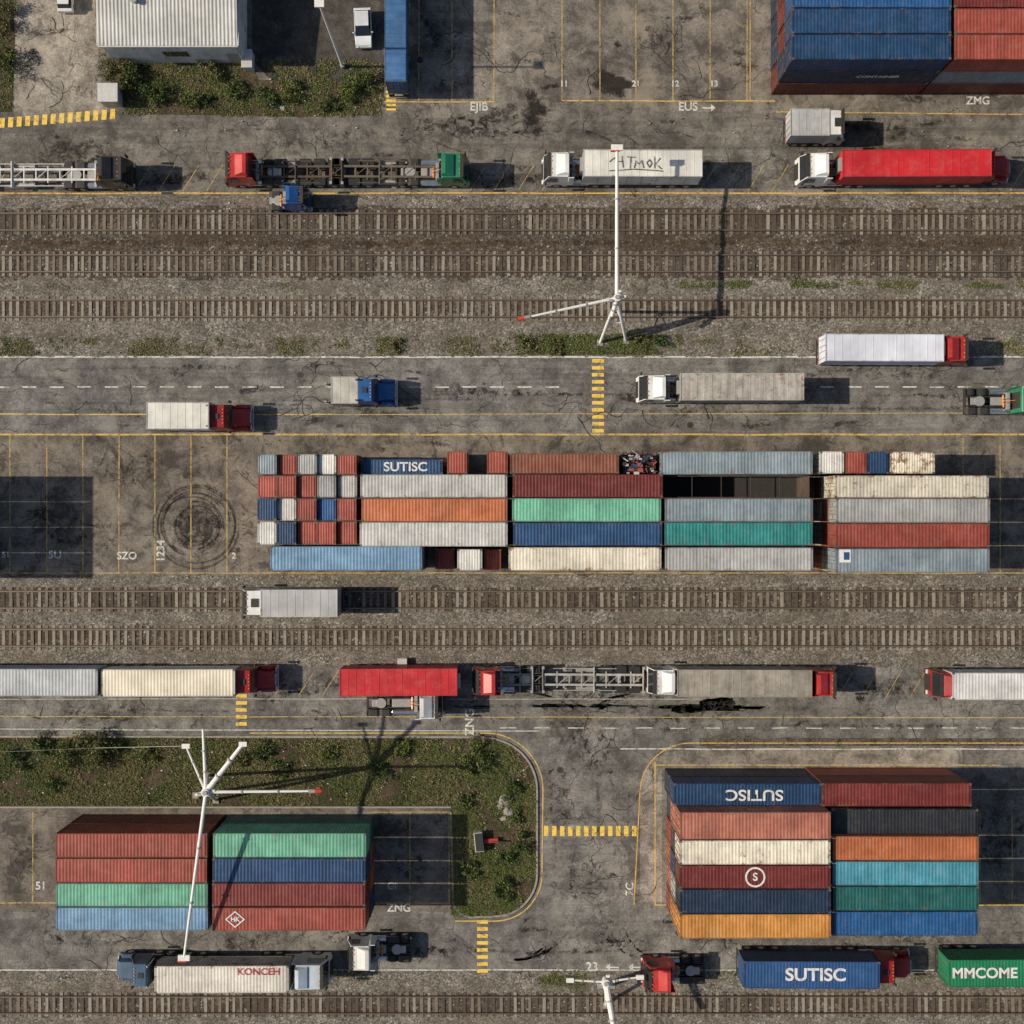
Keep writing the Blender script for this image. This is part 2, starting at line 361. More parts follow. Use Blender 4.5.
def ladder(x0,x1,y0,y1,vert):
    if vert:
        y=y0
        while y<y1: yc.add([(X(x0+U(-.4,.4)),Y(y),.026),(X(x1+U(-.4,.4)),Y(y),.026),(X(x1),Y(y+3.6),.026),(X(x0),Y(y+3.6),.026)],[(3,2,1,0)]); y+=7
    else:
        x=x0
        while x<x1: yc.add([(X(x),Y(y0+U(-.4,.4)),.026),(X(x+4.5),Y(y0),.026),(X(x+4.5),Y(y1+U(-.4,.4)),.026),(X(x),Y(y1),.026)],[(3,2,1,0)]); x+=8
ladder(592,604,359,433,True); ladder(236,247,694,728,True); ladder(477,488,920,970,True); ladder(544,633,826,836,False)
x=-60
while x<115:
    yy=123-(x)*.08
    yc.add([(X(x),Y(yy+5),.026),(X(x+5),Y(yy+5),.026),(X(x+5.6),Y(yy-5),.026),(X(x+.6),Y(yy-5),.026)],[(0,1,2,3)]); x+=8.5
for i in range(7): yc.add([(X(386),Y(82+i*4.4),.026),(X(396),Y(82+i*4.4),.026),(X(396),Y(84.2+i*4.4),.026),(X(386),Y(84.2+i*4.4),.026)],[(3,2,1,0)])
mkobj(yc,'yellow_crossing_markings',[M['yellow2']])
def arcpts(cx,cy,r,a0,a1,n=14): return [(cx+r*math.cos(math.radians(a0+(a1-a0)*i/n)),cy-r*math.sin(math.radians(a0+(a1-a0)*i/n))) for i in range(n+1)]
island=[(XL,736),(485,737)]+arcpts(485,790,52,88,0)+[(537,872)]+arcpts(495,874,42,0,-90)+[(470,917)]+arcpts(470,899,17,-100,-170,6)+[(451,812)]
isl_edge=[(X(a),Y(b)) for a,b in island]
ribbon(yl,[(X(a),Y(b)) for a,b in [(250,741-8)]+[(486,733)]+arcpts(486,790,57,88,0)+[(542,872)]+arcpts(495,874,47,0,-90)+[(455,921)]],.1,.0262)
ribbon(yl,[(X(a),Y(b)) for a,b in [(1380,743),(690,743)]+arcpts(690,793,50,92,178)+[(640,790),(634,905)]],.09,.0264)
mkobj(yl,'yellow_line_markings',[M['yellow'],M['yellowf']])
for (ax,ay,d) in ((707,108,1),(614,967,-1),(637,967,-1)):
    line(wl,(ax-5,ay),(ax+5,ay),.11)
    wl.add([(X(ax+d*4),Y(ay-3.5),.0275),(X(ax+d*4),Y(ay+3.5),.0275),(X(ax+d*9),Y(ay),.0275)],[(0,1,2)])
mkobj(wl,'white_line_markings',[M['white']])
for s_,px,py,sz,rt in (('EJIB',479,107,.85,0),('EUS',688,107,.85,0),('ZMG',978,101,.8,0),('5U',55,555,.8,0),('SZO',127,556,.75,0),('1234',161,551,.8,90),('ZNG',470,722,.9,90),('23',592,967,.9,0),('ZNG',399,908,.8,0),('51',41,886,.8,0),('GI',392,886,.7,0),('7C',630,889,.8,90),('21',636,84,.6,0),('11',564,84,.6,0),('51',6,555,.6,0),('2',234,556,.6,0),('12',675,84,.6,0),('13',714,84,.6,0)):
    text('painted_ground_number',s_,(X(px),Y(py),.03),sz*1.15,M['white'],(0,0,math.radians(rt)),bold=.02)
def kerb(name,pts,w,h,mat):
    mb=MB(); n=len(pts); vs=[];fs=[]
    for i in range(n):
        a=Vector(pts[max(0,i-1)]);b=Vector(pts[min(n-1,i+1)]); d=(b-a); d=Vector((-d.y,d.x)).normalized()
        p=Vector(pts[i]); q=p+d*w/2; r=p-d*w/2
        vs+=[(*q,0),(*q,h),(*r,h),(*r,0)]
    for i in range(n-1):
        for k in range(3): fs.append((4*i+k,4*i+k+1,4*i+k+5,4*i+k+4))
    mb.add(vs,fs); return mb.obj(name,[mat])
kerb('kerb',isl_edge,.16,.12,M['kerb'])
sheet('grass_verge_ground',isl_edge+[(X(449),Y(806)),(X(XL),Y(806))],.03,M['soil'])
kerb('kerb',[(X(XL),Y(807)),(X(451),Y(807))],.14,.12,M['kerb'])
sheet('planted_bed_ground',[(X(a),Y(b)) for a,b in [(108,58),(250,58),(258,80),(384,84),(380,114),(300,117),(130,114),(112,96)]],.03,M['soil'])
sheet('planted_bed_ground',[(X(a),Y(b)) for a,b in [(-200,-100),(11,-100),(15,40),(12,112),(-200,114)]],.03,M['soil'])
cm=MB(); zc=[.0285]
def crack(px,py,ang,n,w,step=.3,wig=.8):
    p=Vector((X(px),Y(py))); a=ang; pts=[tuple(p)]
    for i in range(n):
        a+=U(-wig,wig); a=ang+(a-ang)*.85; p=p+Vector((math.cos(a),math.sin(a)))*step*U(.6,1.4); pts.append(tuple(p))
    zc[0]+=.00002; ribbon(cm,pts,lambda t:w*U(.4,1.4)*(1-.6*t),zc[0])
    return pts
def cracks(x0,x1,y0,y1,n):
    for _ in range(n):
        px,py=U(x0,x1),U(y0,y1); a=random.choice([0,0,math.pi/2,.7,-.7,math.pi])+U(-.4,.4)
        L=int((y1-y0)/12/.3*U(.2,.5)) if abs(math.sin(a))>.4 else int(U(6,30))
        w=U(.03,.085); pts=crack(px,py,a,max(4,L),w)
        if R()<.6:
            q=pts[len(pts)//2]; crack(q[0]*12+512,512-q[1]*12,a+random.choice([-1,1])*U(.6,1.3),int(U(3,9)),w*.7)
cracks(0,1024,362,428,38); cracks(0,1024,128,188,30); cracks(0,1024,696,732,24); cracks(0,1024,915,962,30)
cracks(560,740,10,95,8); cracks(10,250,450,565,8); cracks(545,630,740,900,10); cracks(400,480,5,95,6); cracks(10,110,10,110,6)
mkobj(cm,'pavement_crack_sealing',[M['tar']])
def blobs(name,lst,mat,z0):
    vs=[];fs=[];al=[]; z=z0
    for (px,py,rx,ry,st) in lst:
        o=len(vs); n=22; z+=.00002; vs.append((X(px),Y(py),z)); al.append(st)
        sd=U(0,99); ro=U(-.25,.25); cr,sr=math.cos(ro),math.sin(ro)
        for k,rr in enumerate((.5,1.0)):
            for i in range(n):
                t=2*math.pi*i/n; q=1+.6*mnoise.noise(Vector((math.cos(t)*1.6,math.sin(t)*1.6,sd)))
                dx,dy=rx/12*rr*q*math.cos(t)*1.3,ry/12*rr*q*math.sin(t)*1.3
                vs.append((X(px)+dx*cr-dy*sr,Y(py)+dx*sr+dy*cr,z)); al.append(st*.6 if k==0 else -.9)
        for i in range(n):
            j=(i+1)%n; fs.append((o,o+1+i,o+1+j)); fs.append((o+1+i,o+1+n+i,o+1+n+j,o+1+j))
    me=bpy.data.meshes.new(name); me.from_pydata(vs,[],fs); me.materials.append(mat)
    at=me.attributes.new('a','FLOAT','POINT'); at.data.foreach_set('value',al); me.update()
    o=bpy.data.objects.new(name,me); scene.collection.objects.link(o)
L=[(612,84,26,14,1.7),(535,112,16,26,1.2),(455,128,60,14,.8),(490,120,40,12,.8),(70,150,60,20,.7),(170,180,50,12,.8),(330,140,70,10,.5),(640,175,50,9,.7),(520,180,60,12,.7),(880,130,60,10,.6),
 (195,528,30,26,.8),(60,530,60,40,.5),(130,470,40,26,.5),(370,412,60,8,.5),(700,408,60,8,.5),(900,375,60,8,.5),(120,412,40,7,.5),(470,390,70,9,.5),(980,400,40,10,.6),
 (300,690,60,12,.6),(560,690,70,12,.6),(880,690,60,12,.6),(100,712,70,10,.5),(700,712,80,10,.3),(590,760,30,30,.4),(590,880,34,30,.5),(560,800,16,50,.5),
 (240,945,60,12,.6),(80,935,50,14,.5),(440,950,50,14,.5),(720,940,60,10,.5),(900,935,70,12,.5),(610,945,60,14,.4),(410,860,30,36,.5),(25,860,20,40,.5),(1000,840,30,60,.5),(660,40,40,18,.5),(440,40,30,30,.5),(740,60,26,20,.4),(30,60,20,14,.6),(80,90,12,8,.6)]
for _ in range(150): L.append((U(0,1024),random.choice([U(120,190),U(362,430),U(440,570),U(695,732),U(915,965),U(5,100)]),U(3,22),U(1.2,5),U(.4,.9)))
blobs('oil_stain',L,M['stain'],.0195)
blobs('pale_dust_patch',[(U(0,1024),random.choice([U(115,190),U(360,430),U(440,570),U(695,732),U(915,965),U(5,100)]),U(20,70),U(4,14),U(.3,.7)) for _ in range(50)],M['dust'],.0165)
tv=MB(); ta=[]; tz=[.0215]
def tyre(pts,w,st):
    tz[0]+=.00002; n=len(pts); vs=[];fs=[]
    for i in range(n):
        a=Vector(pts[max(0,i-1)]);b=Vector(pts[min(n-1,i+1)]); d=(b-a); d=Vector((-d.y,d.x)).normalized(); p=Vector(pts[i])
        e=min(1,min(i,n-1-i)/3)*st
        vs+=[(*(p+d*w/2),tz[0]),(*(p),tz[0]),(*(p-d*w/2),tz[0])]; ta.extend([e*.3,e,e*.3])
    for i in range(n-1): fs+= [(3*i+1,3*i+4,3*i+3,3*i),(3*i+2,3*i+5,3*i+4,3*i+1)]
    tv.add(vs,fs)
for k in range(15):
    r=random.choice([U(16,24),U(26,33),U(34,44)]); a0=U(0,360); tyre([(X(a),Y(b)) for a,b in arcpts(195+U(-3,3),526+U(-3,3),r,a0,a0+U(150,340),26)],U(.15,.3),U(.7,1.3))
for k in range(14):
    r=U(40,95); s=random.choice([-1,1])
    if s>0: p=arcpts(640+U(-20,10),735+r*.5,r,90,180,16)
    else: p=arcpts(540-U(-10,20),735+r*.5,r,0,90,16)
    tyre([(X(a),Y(b)) for a,b in p],U(.15,.3),U(.35,.6))
for k in range(8):
    r=U(35,75); tyre([(X(a),Y(b)) for a,b in arcpts(590+U(60,80),960-r,r,180,268,14)],U(.15,.3),U(.3,.6)); tyre([(X(a),Y(b)) for a,b in arcpts(520-U(0,20),960-r,r,-90,0,14)],U(.15,.3),U(.3,.6))
for k in range(50):
    y0=random.choice([U(126,190),U(362,384),U(390,412),U(700,726),U(918,962)]); x0=U(-50,950); l=U(80,400); dy=U(-6,6)
    tyre([(X(x0+l*i/12),Y(y0+dy*math.sin(i/12*3))) for i in range(13)],U(.2,.45),U(.35,.65))
for k in range(8):
    x0=U(545,630); tyre([(X(x0+5*math.sin(i/5)),Y(750+i*13)) for i in range(13)],U(.2,.4),U(.3,.5))
for k in range(8):
    x0=U(380,560);y0=U(110,150); tyre([(X(x0+i*6),Y(y0+12*math.sin(i/4+k))) for i in range(14)],.22,U(.6,.9))
for k in range(12):
    x0=U(640,1000) if k%2 else U(20,200); r=U(30,90);a0=U(0,360); tyre([(X(a),Y(b)) for a,b in arcpts(x0,U(30,70) if k%2 else U(470,540),r,a0,a0+U(40,90),14)],.2,U(.5,.8))
o=mkobj(tv,'tyre_marks',[M['stain2']]); at=o.data.attributes.new('a','FLOAT','POINT'); at.data.foreach_set('value',ta)
# ---------------------------------------------------------------- containers
CM={}
def container_mesh(L,W,H):
    key=(round(L,2),round(W,2),round(H,2))
    if key in CM: return CM[key]
    mb=MB(); l=L/2; w=W/2
    for sx in (-1,1):
        for sy in (-1,1):
            for z in (0,H-.12):
                xa,xb=sorted((sx*l,sx*(l-.18))); ya,yb=sorted((sy*w,sy*(w-.16))); mb.box(xa,xb,ya,yb,z,z+.12,2)
            xa,xb=sorted((sx*(l-.01),sx*(l-.15))); ya,yb=sorted((sy*(w-.01),sy*(w-.13))); mb.box(xa,xb,ya,yb,.12,H-.12,1)
    for sy in (-1,1):
        ya,yb=sorted((sy*(w-.01),sy*(w-.08))); mb.box(-l+.18,l-.18,ya,yb,H-.08,H-.012,1); mb.box(-l+.18,l-.18,ya,yb,.0,.14,1)
    for sx in (-1,1):
        xa,xb=sorted((sx*(l-.01),sx*(l-.12))); mb.box(xa,xb,-w+.16,w-.16,H-.11,H-.012,1); mb.box(xa,xb,-w+.16,w-.16,0,.14,1)
    p=.26 if L>4 else .2; n=max(2,int((L-.3)/p)); p=(L-.3)/n; prof=[]
    zl=H-.029; zh=H-.014
    for i in range(n):
        x=-l+.15+i*p; prof+=[(x,zl),(x+p*.3,zl),(x+p*.5,zh),(x+p*.8,zh)]
    prof.append((l-.15,zl))
    vs=[];fs=[]
    for x,z in prof: vs+=[(x,-w+.07,z),(x,w-.07,z)]
    for i in range(len(prof)-1): fs.append((2*i,2*i+2,2*i+3,2*i+1))
    mb.add(vs,fs,0)
    for sy in (-1,1):
        vs=[];fs=[]
        for x,z in prof:
            d=(zh-z)*2.4; y=sy*(w-.02-d); vs+=[(x,y,.1),(x,y,H-.05)]
        for i in range(len(prof)-1): fs.append((2*i,2*i+2,2*i+3,2*i+1))
        mb.add(vs,fs,0)
    n=9; vs=[];fs=[]
    for i in range(n*2+1):
        y=-w+.12+(W-.24)*i/(n*2); x=l-.03-(.035 if i%2 else 0); vs+=[(x,y,.1),(x,y,H-.05)]
    for i in range(n*2): fs.append((2*i,2*i+2,2*i+3,2*i+1))
    mb.add(vs,fs,0)
    mb.box(-l+.03,-l+.07,-w+.14,-.012,.14,H-.12,0); mb.box(-l+.03,-l+.07,.012,w-.14,.14,H-.12,0)
    for y in (-.75*w,-.3*w,.3*w,.75*w): mb.cyl((-l+.012,y,.1),(-l+.012,y,H-.08),.022,6,2)
    for y in (-.52*w,.52*w): mb.box(-l+.0,-l+.02,y-.12,y+.12,1.0,1.08,2)
    mb.box(-l+.1,l-.1,-w+.1,w-.1,.06,.1,1)
    me=mb.mesh('shipping_container'); 
    for i in range(3): me.materials.append(M['steel'])
    CM[key]=me; return me
def container(cx,cy,z,L,W,H,col,rust=.3,dirt=.6,flip=False,parent=None,name='shipping_container'):
    o=bpy.data.objects.new(name,container_mesh(L,W,H)); scene.collection.objects.link(o); o.location=(cx,cy,z); o.rotation_euler=(0,0,(math.pi if flip else 0)+(0 if parent else U(-.0015,.0015)))
    for i,m in enumerate((paint(col,dirt,rust),paint((col[0]*.75,col[1]*.75,col[2]*.75),dirt,rust),paint((.10,.09,.08),.4,.2))):
        o.material_slots[i].link='OBJECT'; o.material_slots[i].material=m
    if parent: o.parent=parent
    return o
C=dict(dred=(.150,.026,.022),red=(.29,.062,.042),salmon=(.42,.15,.10),orange=(.43,.13,.05),org2=(.50,.22,.05),cream=(.60,.55,.44),white=(.58,.57,.53),grey=(.34,.34,.33),bgrey=(.21,.26,.29),lblue=(.13,.24,.36),blue=(.015,.055,.135),navy=(.015,.032,.066),green=(.13,.37,.25),teal=(.020,.17,.16),dteal=(.012,.09,.085),dgreen=(.02,.10,.07),cyan=(.07,.28,.36),rust=(.22,.075,.045),black=(.02,.022,.028),royal=(.015,.075,.20),lgrey=(.44,.43,.41))
PAL=['dred','red','blue','navy','grey','rust','orange','teal','white','dgreen']
def stack(x0,x1,y0,y1,h,n,top,lower=None,rust=.3,dirt=.6):
    f=1-h/HC; cx=(X((x0+x1)/2))*f; cy=Y((y0+y1)/2)*f; L=(x1-x0)/S*f-.07; W=(y1-y0)/S*f-.06
    for k in range(n):
        c=C[top] if k==n-1 else C[(lower[k] if lower else random.choice(PAL))]
        v=U(.86,1.14); c=(round(c[0]*v,4),round(c[1]*v,4),round(c[2]*v,4))
        o=container(cx+U(-.05,.05),cy+U(-.015,.015),k*h/n+.02+.004*k,L,W,h/n-.01,c,rust,dirt)
    return o
H2=5.2
ys=[454,475,498,521,545]
rows=[('bgrey','red','grey','white','red'),('red','red','red','grey','lgrey'),('blue','white','red','royal','red'),('white','blue','red','red','red')]
for r in range(4):
    for c in range(5):
        x0=257+c*20; stack(x0,x0+20,ys[r],ys[r+1],H2-.3*((r+c)%2),2,rows[r][c],rust=.25)
o=stack(360,443,459,475,4.4,2,'blue',rust=.1)
text('lettering','SUTISC',(.3,-.02,2.2),1.0,M['letter'],parent=o,bold=.02,sx=1.1)
stack(447,468,451,474,5.2,2,'red'); stack(487,509,451,474,5.2,2,'red')
stack(360,508,474,498,H2,2,'lgrey',rust=.4); stack(361,508,498,522,H2,2,'orange',rust=.2); stack(359,508,522,547,H2,2,'lgrey',rust=.3)
stack(270,423,546,571,H2,2,'lblue',rust=.35)
stack(435,455,548,570,2.6,1,'dred'); stack(457,483,549,571,4.4,2,'white'); stack(484,502,549,571,3.4,1,'red')
stack(510,620,453,474,H2,2,'rust',rust=.6); stack(512,663,474,498,H2,2,'dred',rust=.25); o=stack(512,662,498,522,H2,2,'green',rust=.2)
stack(512,662,522,546,H2,2,'blue',rust=.15); stack(508,662,547,571,H2,2,'cream',rust=.5)
stack(660,813,451,475,H2,2,'bgrey',rust=.4); stack(664,813,498,522,H2,2,'bgrey',rust=.3); stack(664,813,522,546,H2,2,'teal',rust=.4); stack(664,813,547,571,H2,2,'grey',rust=.3)
def open_top():
    f=1-H2/HC; L=149/S*f-.08; W=23/S*f-.05; cx=X(738.5)*f; cy=Y(486.5)*f; mb=MB(); l=L/2;w=W/2; Ht=4.2
    mb.box(-l,l,-w,-w+.06,0,Ht,0); mb.box(-l,l,w-.06,w,0,Ht,0); mb.box(-l,-l+.06,-w+.06,w-.06,0,Ht,0); mb.box(l-.06,l,-w+.06,w-.06,0,Ht,0)
    mb.box(-l+.06,l-.06,-w+.06,w-.06,.1,.2,1)
    for x in (-l*.6,-l*.2,l*.2,l*.6): mb.cyl((x,-w+.06,Ht-.1),(x,w-.06,Ht-.1),.035,8,2)
    mb.obj('open_top_container',[paint((.09,.07,.055),.5,.3),M['dark'],M['dark']],loc=(cx,cy,.02))
open_top()
H3=6.6
for (y0,y1,c,lo) in ((475,498,'cream',['salmon','white']),(498,523,'grey',['white','salmon']),(523,548,'red',['white','red']),(548,573,'bgrey',['orange','cream'])):
    stack(835,990,y0,y1,H3,3,c,lo,rust=.65 if c=='cream' else .3)
stack(820,845,451,474,H2,2,'white',rust=.4); stack(845,867,451,474,H2,2,'red',rust=.3); stack(867,889,451,474,H2,2,'blue',rust=.1); stack(890,936,451,474,H2,2,'cream',rust=1.1)
mb=MB(); mb.box(-.45,.45,-.5,.5,0,.004,0); mb.box(-.1,.35,-.3,.3,.004,.007,1)
mb.obj('container_label',[M['letter'],paint(C['royal'],.2,0)],loc=(X(845,H3),Y(556,H3),H3+.02))
mb=MB()
for k in range(70):
    x,y=U(-1.2,1.2),U(-.8,.8); s=U(.06,.22); z=U(0,.4); mb.box(x-s,x+s,y-s*U(.3,1),y+s*U(.3,1),z,z+s,random.choice([0,0,2,2,5,3,1,4]))
for k in range(14):
    a=(U(-1.2,1.2),U(-.8,.8),U(.1,.7)); mb.cyl(a,(a[0]+U(-.6,.6),a[1]+U(-.5,.5),U(.3,1)),.04,6,random.randint(0,4))
stack(622,656,453,474,4.4,2,'dred',rust=.4)
mb.obj('scrap_pile',[M['dark'],M['alu'],paint(C['red'],.3,.2),M['steel'],paint(C['royal'],.3,0),M['rope']],loc=(X(638,4.6),Y(464,4.6),4.43))
HB=6.0
for y0,y1,a,b,la,lb in ((833,858,'red','green',['rust','dred'],['navy','dteal']),(858,883,'red','blue',None,None),(883,907,'green','dred',None,None),(907,931,'lblue','red',None,None)):
    stack(55,208,y0,y1,HB,2,a,la and la[1:],rust=.3); o2=stack(212,366,y0,y1,HB,2,b,lb and lb[1:],rust=.25)
def ringlogo(parent,loc,kind):
    mb=MB(); n=4 if kind=='diamond' else 28; r0,r1=.64,.78; vs=[];fs=[]
    for i in range(n):
        t=2*math.pi*i/n; vs+=[(r0*math.cos(t),r0*math.sin(t)*(.85 if n==4 else 1),0),(r1*math.cos(t),r1*math.sin(t)*(.85 if n==4 else 1),0)]
    for i in range(n): j=(i+1)%n; fs.append((2*i,2*i+1,2*j+1,2*j))
    mb.add(vs,fs); mb.obj('logo_ring',[M['letter']],loc=loc,parent=parent)
    text('logo_letter','S' if kind!='diamond' else 'HK',(loc[0],loc[1],loc[2]),.85 if kind!='diamond' else .5,M['letter'],parent=parent,bold=.02)
ringlogo(o2,(-4.2,0,3.02),'diamond')
HR=7.8
o=stack(673,822,783,806,5.6,2,'blue',['navy'],rust=.2); text('lettering','SUTISC',(.5,.0,2.82),1.2,M['letter'],rot=(0,0,math.pi),parent=o,bold=.02,sx=1.2)
o=stack(822,972,783,807,5.9,2,'dred',['red'],rust=.3)
LL=[['navy','salmon'],['red','navy'],['orange','blue'],['salmon','grey'],['red','org2']]
for i,(y0,y1,a,b) in enumerate(((808,840,'salmon','black'),(840,865,'cream','orange'),(865,889,'dred','cyan'),(889,914,'navy','dteal'),(914,939,'org2','royal'))):
    oo=stack(679,831,y0 if i else 812,y1,HR,3,a,LL[i],rust=.45 if a in('salmon','cream') else .2)
    if a=='dred': ringlogo(oo,(0,0,2.62),'c')
    yy0,yy1=((809,836),(836,861),(861,886),(886,911),(911,936))[i]
    stack(832,979,yy0,yy1,HR-.4 if i else 6.6,3,b,rust=.25 if b!='orange' else .6)
for i,(y0,y1,a,b) in enumerate(((34,60,'navy','bgrey'),(8,34,'blue','red'),(-18,8,'royal','dred'),(-44,-18,'blue','red'))):
    if i==0: o=stack(792,952,y0,y1,HR,3,'blue',['dred','navy'],rust=.2); stack(954,1112,y0,y1,HR,3,'red',['dred','bgrey'],rust=.3)
    else: stack(792,952,y0,y1,HR,3,a,['navy','dred'],rust=.2); stack(954,1112,y0,y1,HR,3,b,['navy','dred'],rust=.3)
    if i==0:
        text('lettering','CONTAINER',(1.5,-1.08,-.8),.6,M['letter'],rot=(math.pi/2,0,0),parent=o,bold=.02)
for i in range(4):
    for k in range(3): container(-51.3,Y(489+i*25.5),k*2.6+.02,12.19,2.1,2.58,C[random.choice(PAL)])
# ---------------------------------------------------------------- vehicles
TW=2.2
def tractor(parent,xr,xf,yc,col,bonnet=False,W=None,full=True,Lc=2.1,tall=True):
    W=W or TW; d=1 if xf>xr else -1; Lt=abs(xf-xr); mb=MB(); w=W/2; f=Lt; r=max(0,Lt-Lc)
    mats=[paint(col,.3,.0,.35),M['dark'],M['glass'],M['tyre'],M['steel'],M['chrome'],M['amber'],M['lens']]
    if bonnet:
        Lc=max(Lc,2.9); r=max(0,Lt-Lc); m=r+Lc*.52
        mb.prism([(r,.7),(r,2.75),(r+.12,2.9),(m-.38,2.85),(m+.02,1.95),(m+.02,.7)],-w+.08,w-.08,0,[1,.94,.88,.88,1,1])
        mb.prism([(m+.03,.6),(m+.03,1.9),(f-.35,1.72),(f-.05,1.5),(f,.6)],-w*.72,w*.72,0,[1,.86,.8,.86,1])
        mb.add([(m-.37,-w*.74,2.80),(m-.37,w*.74,2.80),(m+.025,w*.84,1.99),(m+.025,-w*.84,1.99)],[(0,1,2,3)],2)
        for sy in (-1,1):
            ya,yb=sorted((sy*w*.70,sy*w*.98)); mb.prism([(f-1.35,.75),(f-1.2,1.22),(f-.4,1.22),(f-.05,.85),(f-.05,.6),(f-1.3,.6)],ya,yb,0)
            mb.cyl((r-.12,sy*w*.75,.8),(r-.12,sy*w*.75,3.3),.08,10,5)
            ya,yb=sorted((sy*w*.5,sy*w*.85)); mb.box(f-.03,f+.02,ya,yb,.85,1.1,7)
        mb.box(f-.02,f+.03,-w*.42,w*.42,.75,1.45,5); mb.box(f-.05,f+.14,-w*.95,w*.95,.35,.62,5)
        mb.box(r+.35,r+.75,-.22,.22,2.88,2.95,1)
        for y in (-.5,-.25,0,.25,.5): mb.box(m-.5,m-.42,y*w-.04,y*w+.04,2.86,2.93,6)
        wx=f-.85; mirx=m-.1
        ztop=2.9
    else:
        z=3.05
        mb.prism([(r,.75),(r,z-.12),(r+.12,z),(f-.52,z-.02),(f-.40,z-.15),(f-.06,1.85),(f,1.25),(f,.4),(r+.25,.4)],-w+.03,w-.03,0,[1,.97,.92,.90,.92,.98,1,1,1])
        mb.add([(f-.395+.02,-w*.84,z-.18),(f-.395+.02,w*.84,z-.18),(f-.06+.02,w*.9,1.88),(f-.06+.02,-w*.9,1.88)],[(0,1,2,3)],2)
        mb.box(f-.58,f-.30,-w*.86,w*.86,z-.02,z+.05,1)
        if tall: mb.prism([(r+.04,z+.01),(r+.06,z+.4),(r+.35,z+.42),(r+1.0,z+.12),(r+1.05,z+.01)],-w*.82,w*.82,0,[1,.86,.8,.9,1])
        else: mb.box(r+.5,r+1.1,-.35,.35,z+.0,z+.07,1)
        for y in (-.6,-.3,.3,.6): mb.box(f-.66,f-.60,y*w-.05,y*w+.05,z,z+.07,6)
        mb.box(f-.01,f+.03,-w*.6,w*.6,.8,1.5,1); mb.box(f-.05,f+.09,-w*.97,w*.97,.35,.7,1)
        for sy in (-1,1):
            ya,yb=sorted((sy*w*.62,sy*w*.92)); mb.box(f-.01,f+.10,ya,yb,.72,.92,7)
            mb.add([(r+.9,sy*(w-.005),1.75),(f-.28,sy*(w-.005),1.75),(f-.55,sy*(w-.06),2.6),(r+.9,sy*(w-.06),2.6)],[(0,1,2,3)],2)
            ya,yb=sorted((sy*(w-.1),sy*(w-.04))); mb.box(r-.38,r+.02,ya,yb,.9,z-.1,0)
        mb.box(r-.02-.03,r-.0,-w*.6,w*.6,1.2,2.6,1)
        wx=f-1.15 if Lc>1.7 else f-.8; mirx=f-.22
        ztop=z
    for sy in (-1,1):
        ya,yb=sorted((sy*(w+.05),sy*(w+.24))); mb.box(mirx-.05,mirx+.08,ya,yb,1.75,2.45,1)
        mb.cyl((mirx-.1,sy*(w-.1),2.4),(mirx,sy*(w+.15),2.4),.02,6,1)
        mb.wheel(wx,sy*(w-.17),.3,.49,3,4)
    for sy in (-1,1): mb.box(.0,f-.3,sy*.38-.05,sy*.38+.05,.72,.98,1)
    if full and r>1.0:
        for x in [q for q in (.55,1.55) if q<r-.3 or q==.55]:
            mb.box(x-.06,x+.06,-w+.3,w-.3,.42,.58,1)
            for sy in (-1,1):
                mb.wheel(x,sy*(w-.3),.55,.49,3,4)
                ya,yb=sorted((sy*(w-.58),sy*(w-.02)))
                if R()<.6: mb.prism([(x-.55,.95),(x-.3,1.08),(x+.3,1.08),(x+.55,.95),(x+.55,.92),(x-.55,.92)],ya,yb,1)
        mb.cyl((min(1.2,r*.45),0,1.0),(min(1.2,r*.45),0,1.1),.42,20,4); mb.box(min(1.2,r*.45)-.75,min(1.2,r*.45)-.3,-.3,.3,1.0,1.06,4)
        mb.box(-.02,.12,-w+.1,w-.1,.6,.95,1)
        if r>2.2:
            for sy in (-1,1): mb.cyl((2.1,sy*(w-.32),.72),(r+.2,sy*(w-.32),.72),.27,14,5)
            mb.box(2.1,r-.1,-.33,.33,.985,1.02,4)
        mb.box(r-.55,r-.3,-.7,.7,.99,1.35,4); mb.cyl((r-.75,.5,1.05),(r-.75,-.5,1.15),.07,8,6)
        for k in range(3): mb.cyl((r-.1,-.2+k*.2,1.9),(r-.9,-.1+k*.12,1.15),.02,5,(1,6,1)[k])
    return mb.obj('tractor_unit',mats,loc=(xr,yc,0),rot=0 if d>0 else math.pi,parent=parent,bevel=.035)
def underbits(mb,L,w,rails=1,wh=2,hub=3,axles=3,rx=.9):
    for sy in (-1,1): mb.box(.1,L-.2,sy*.42-.06,sy*.42+.06,.85,1.12,rails)
    for k in range(axles):
        x=rx+k*1.15
        mb.box(x-.07,x+.07,-w+.3,w-.3,.42,.58,rails)
        for sy in (-1,1): mb.wheel(x,sy*(w-.28),.5,.48,wh,hub)
    for sy in (-1,1):
        mb.box(L-3.0,L-2.85,sy*.75-.07,sy*.75+.07,.1,1.1,hub); mb.box(L-3.08,L-2.77,sy*.75-.12,sy*.75+.12,.03,.1,hub)
        mb.box(.05,.09,sy*w*.7-.25,sy*w*.7+.25,.35,.95,wh)
    mb.box(.0,.08,-w+.05,w-.05,.42,.55,rails)
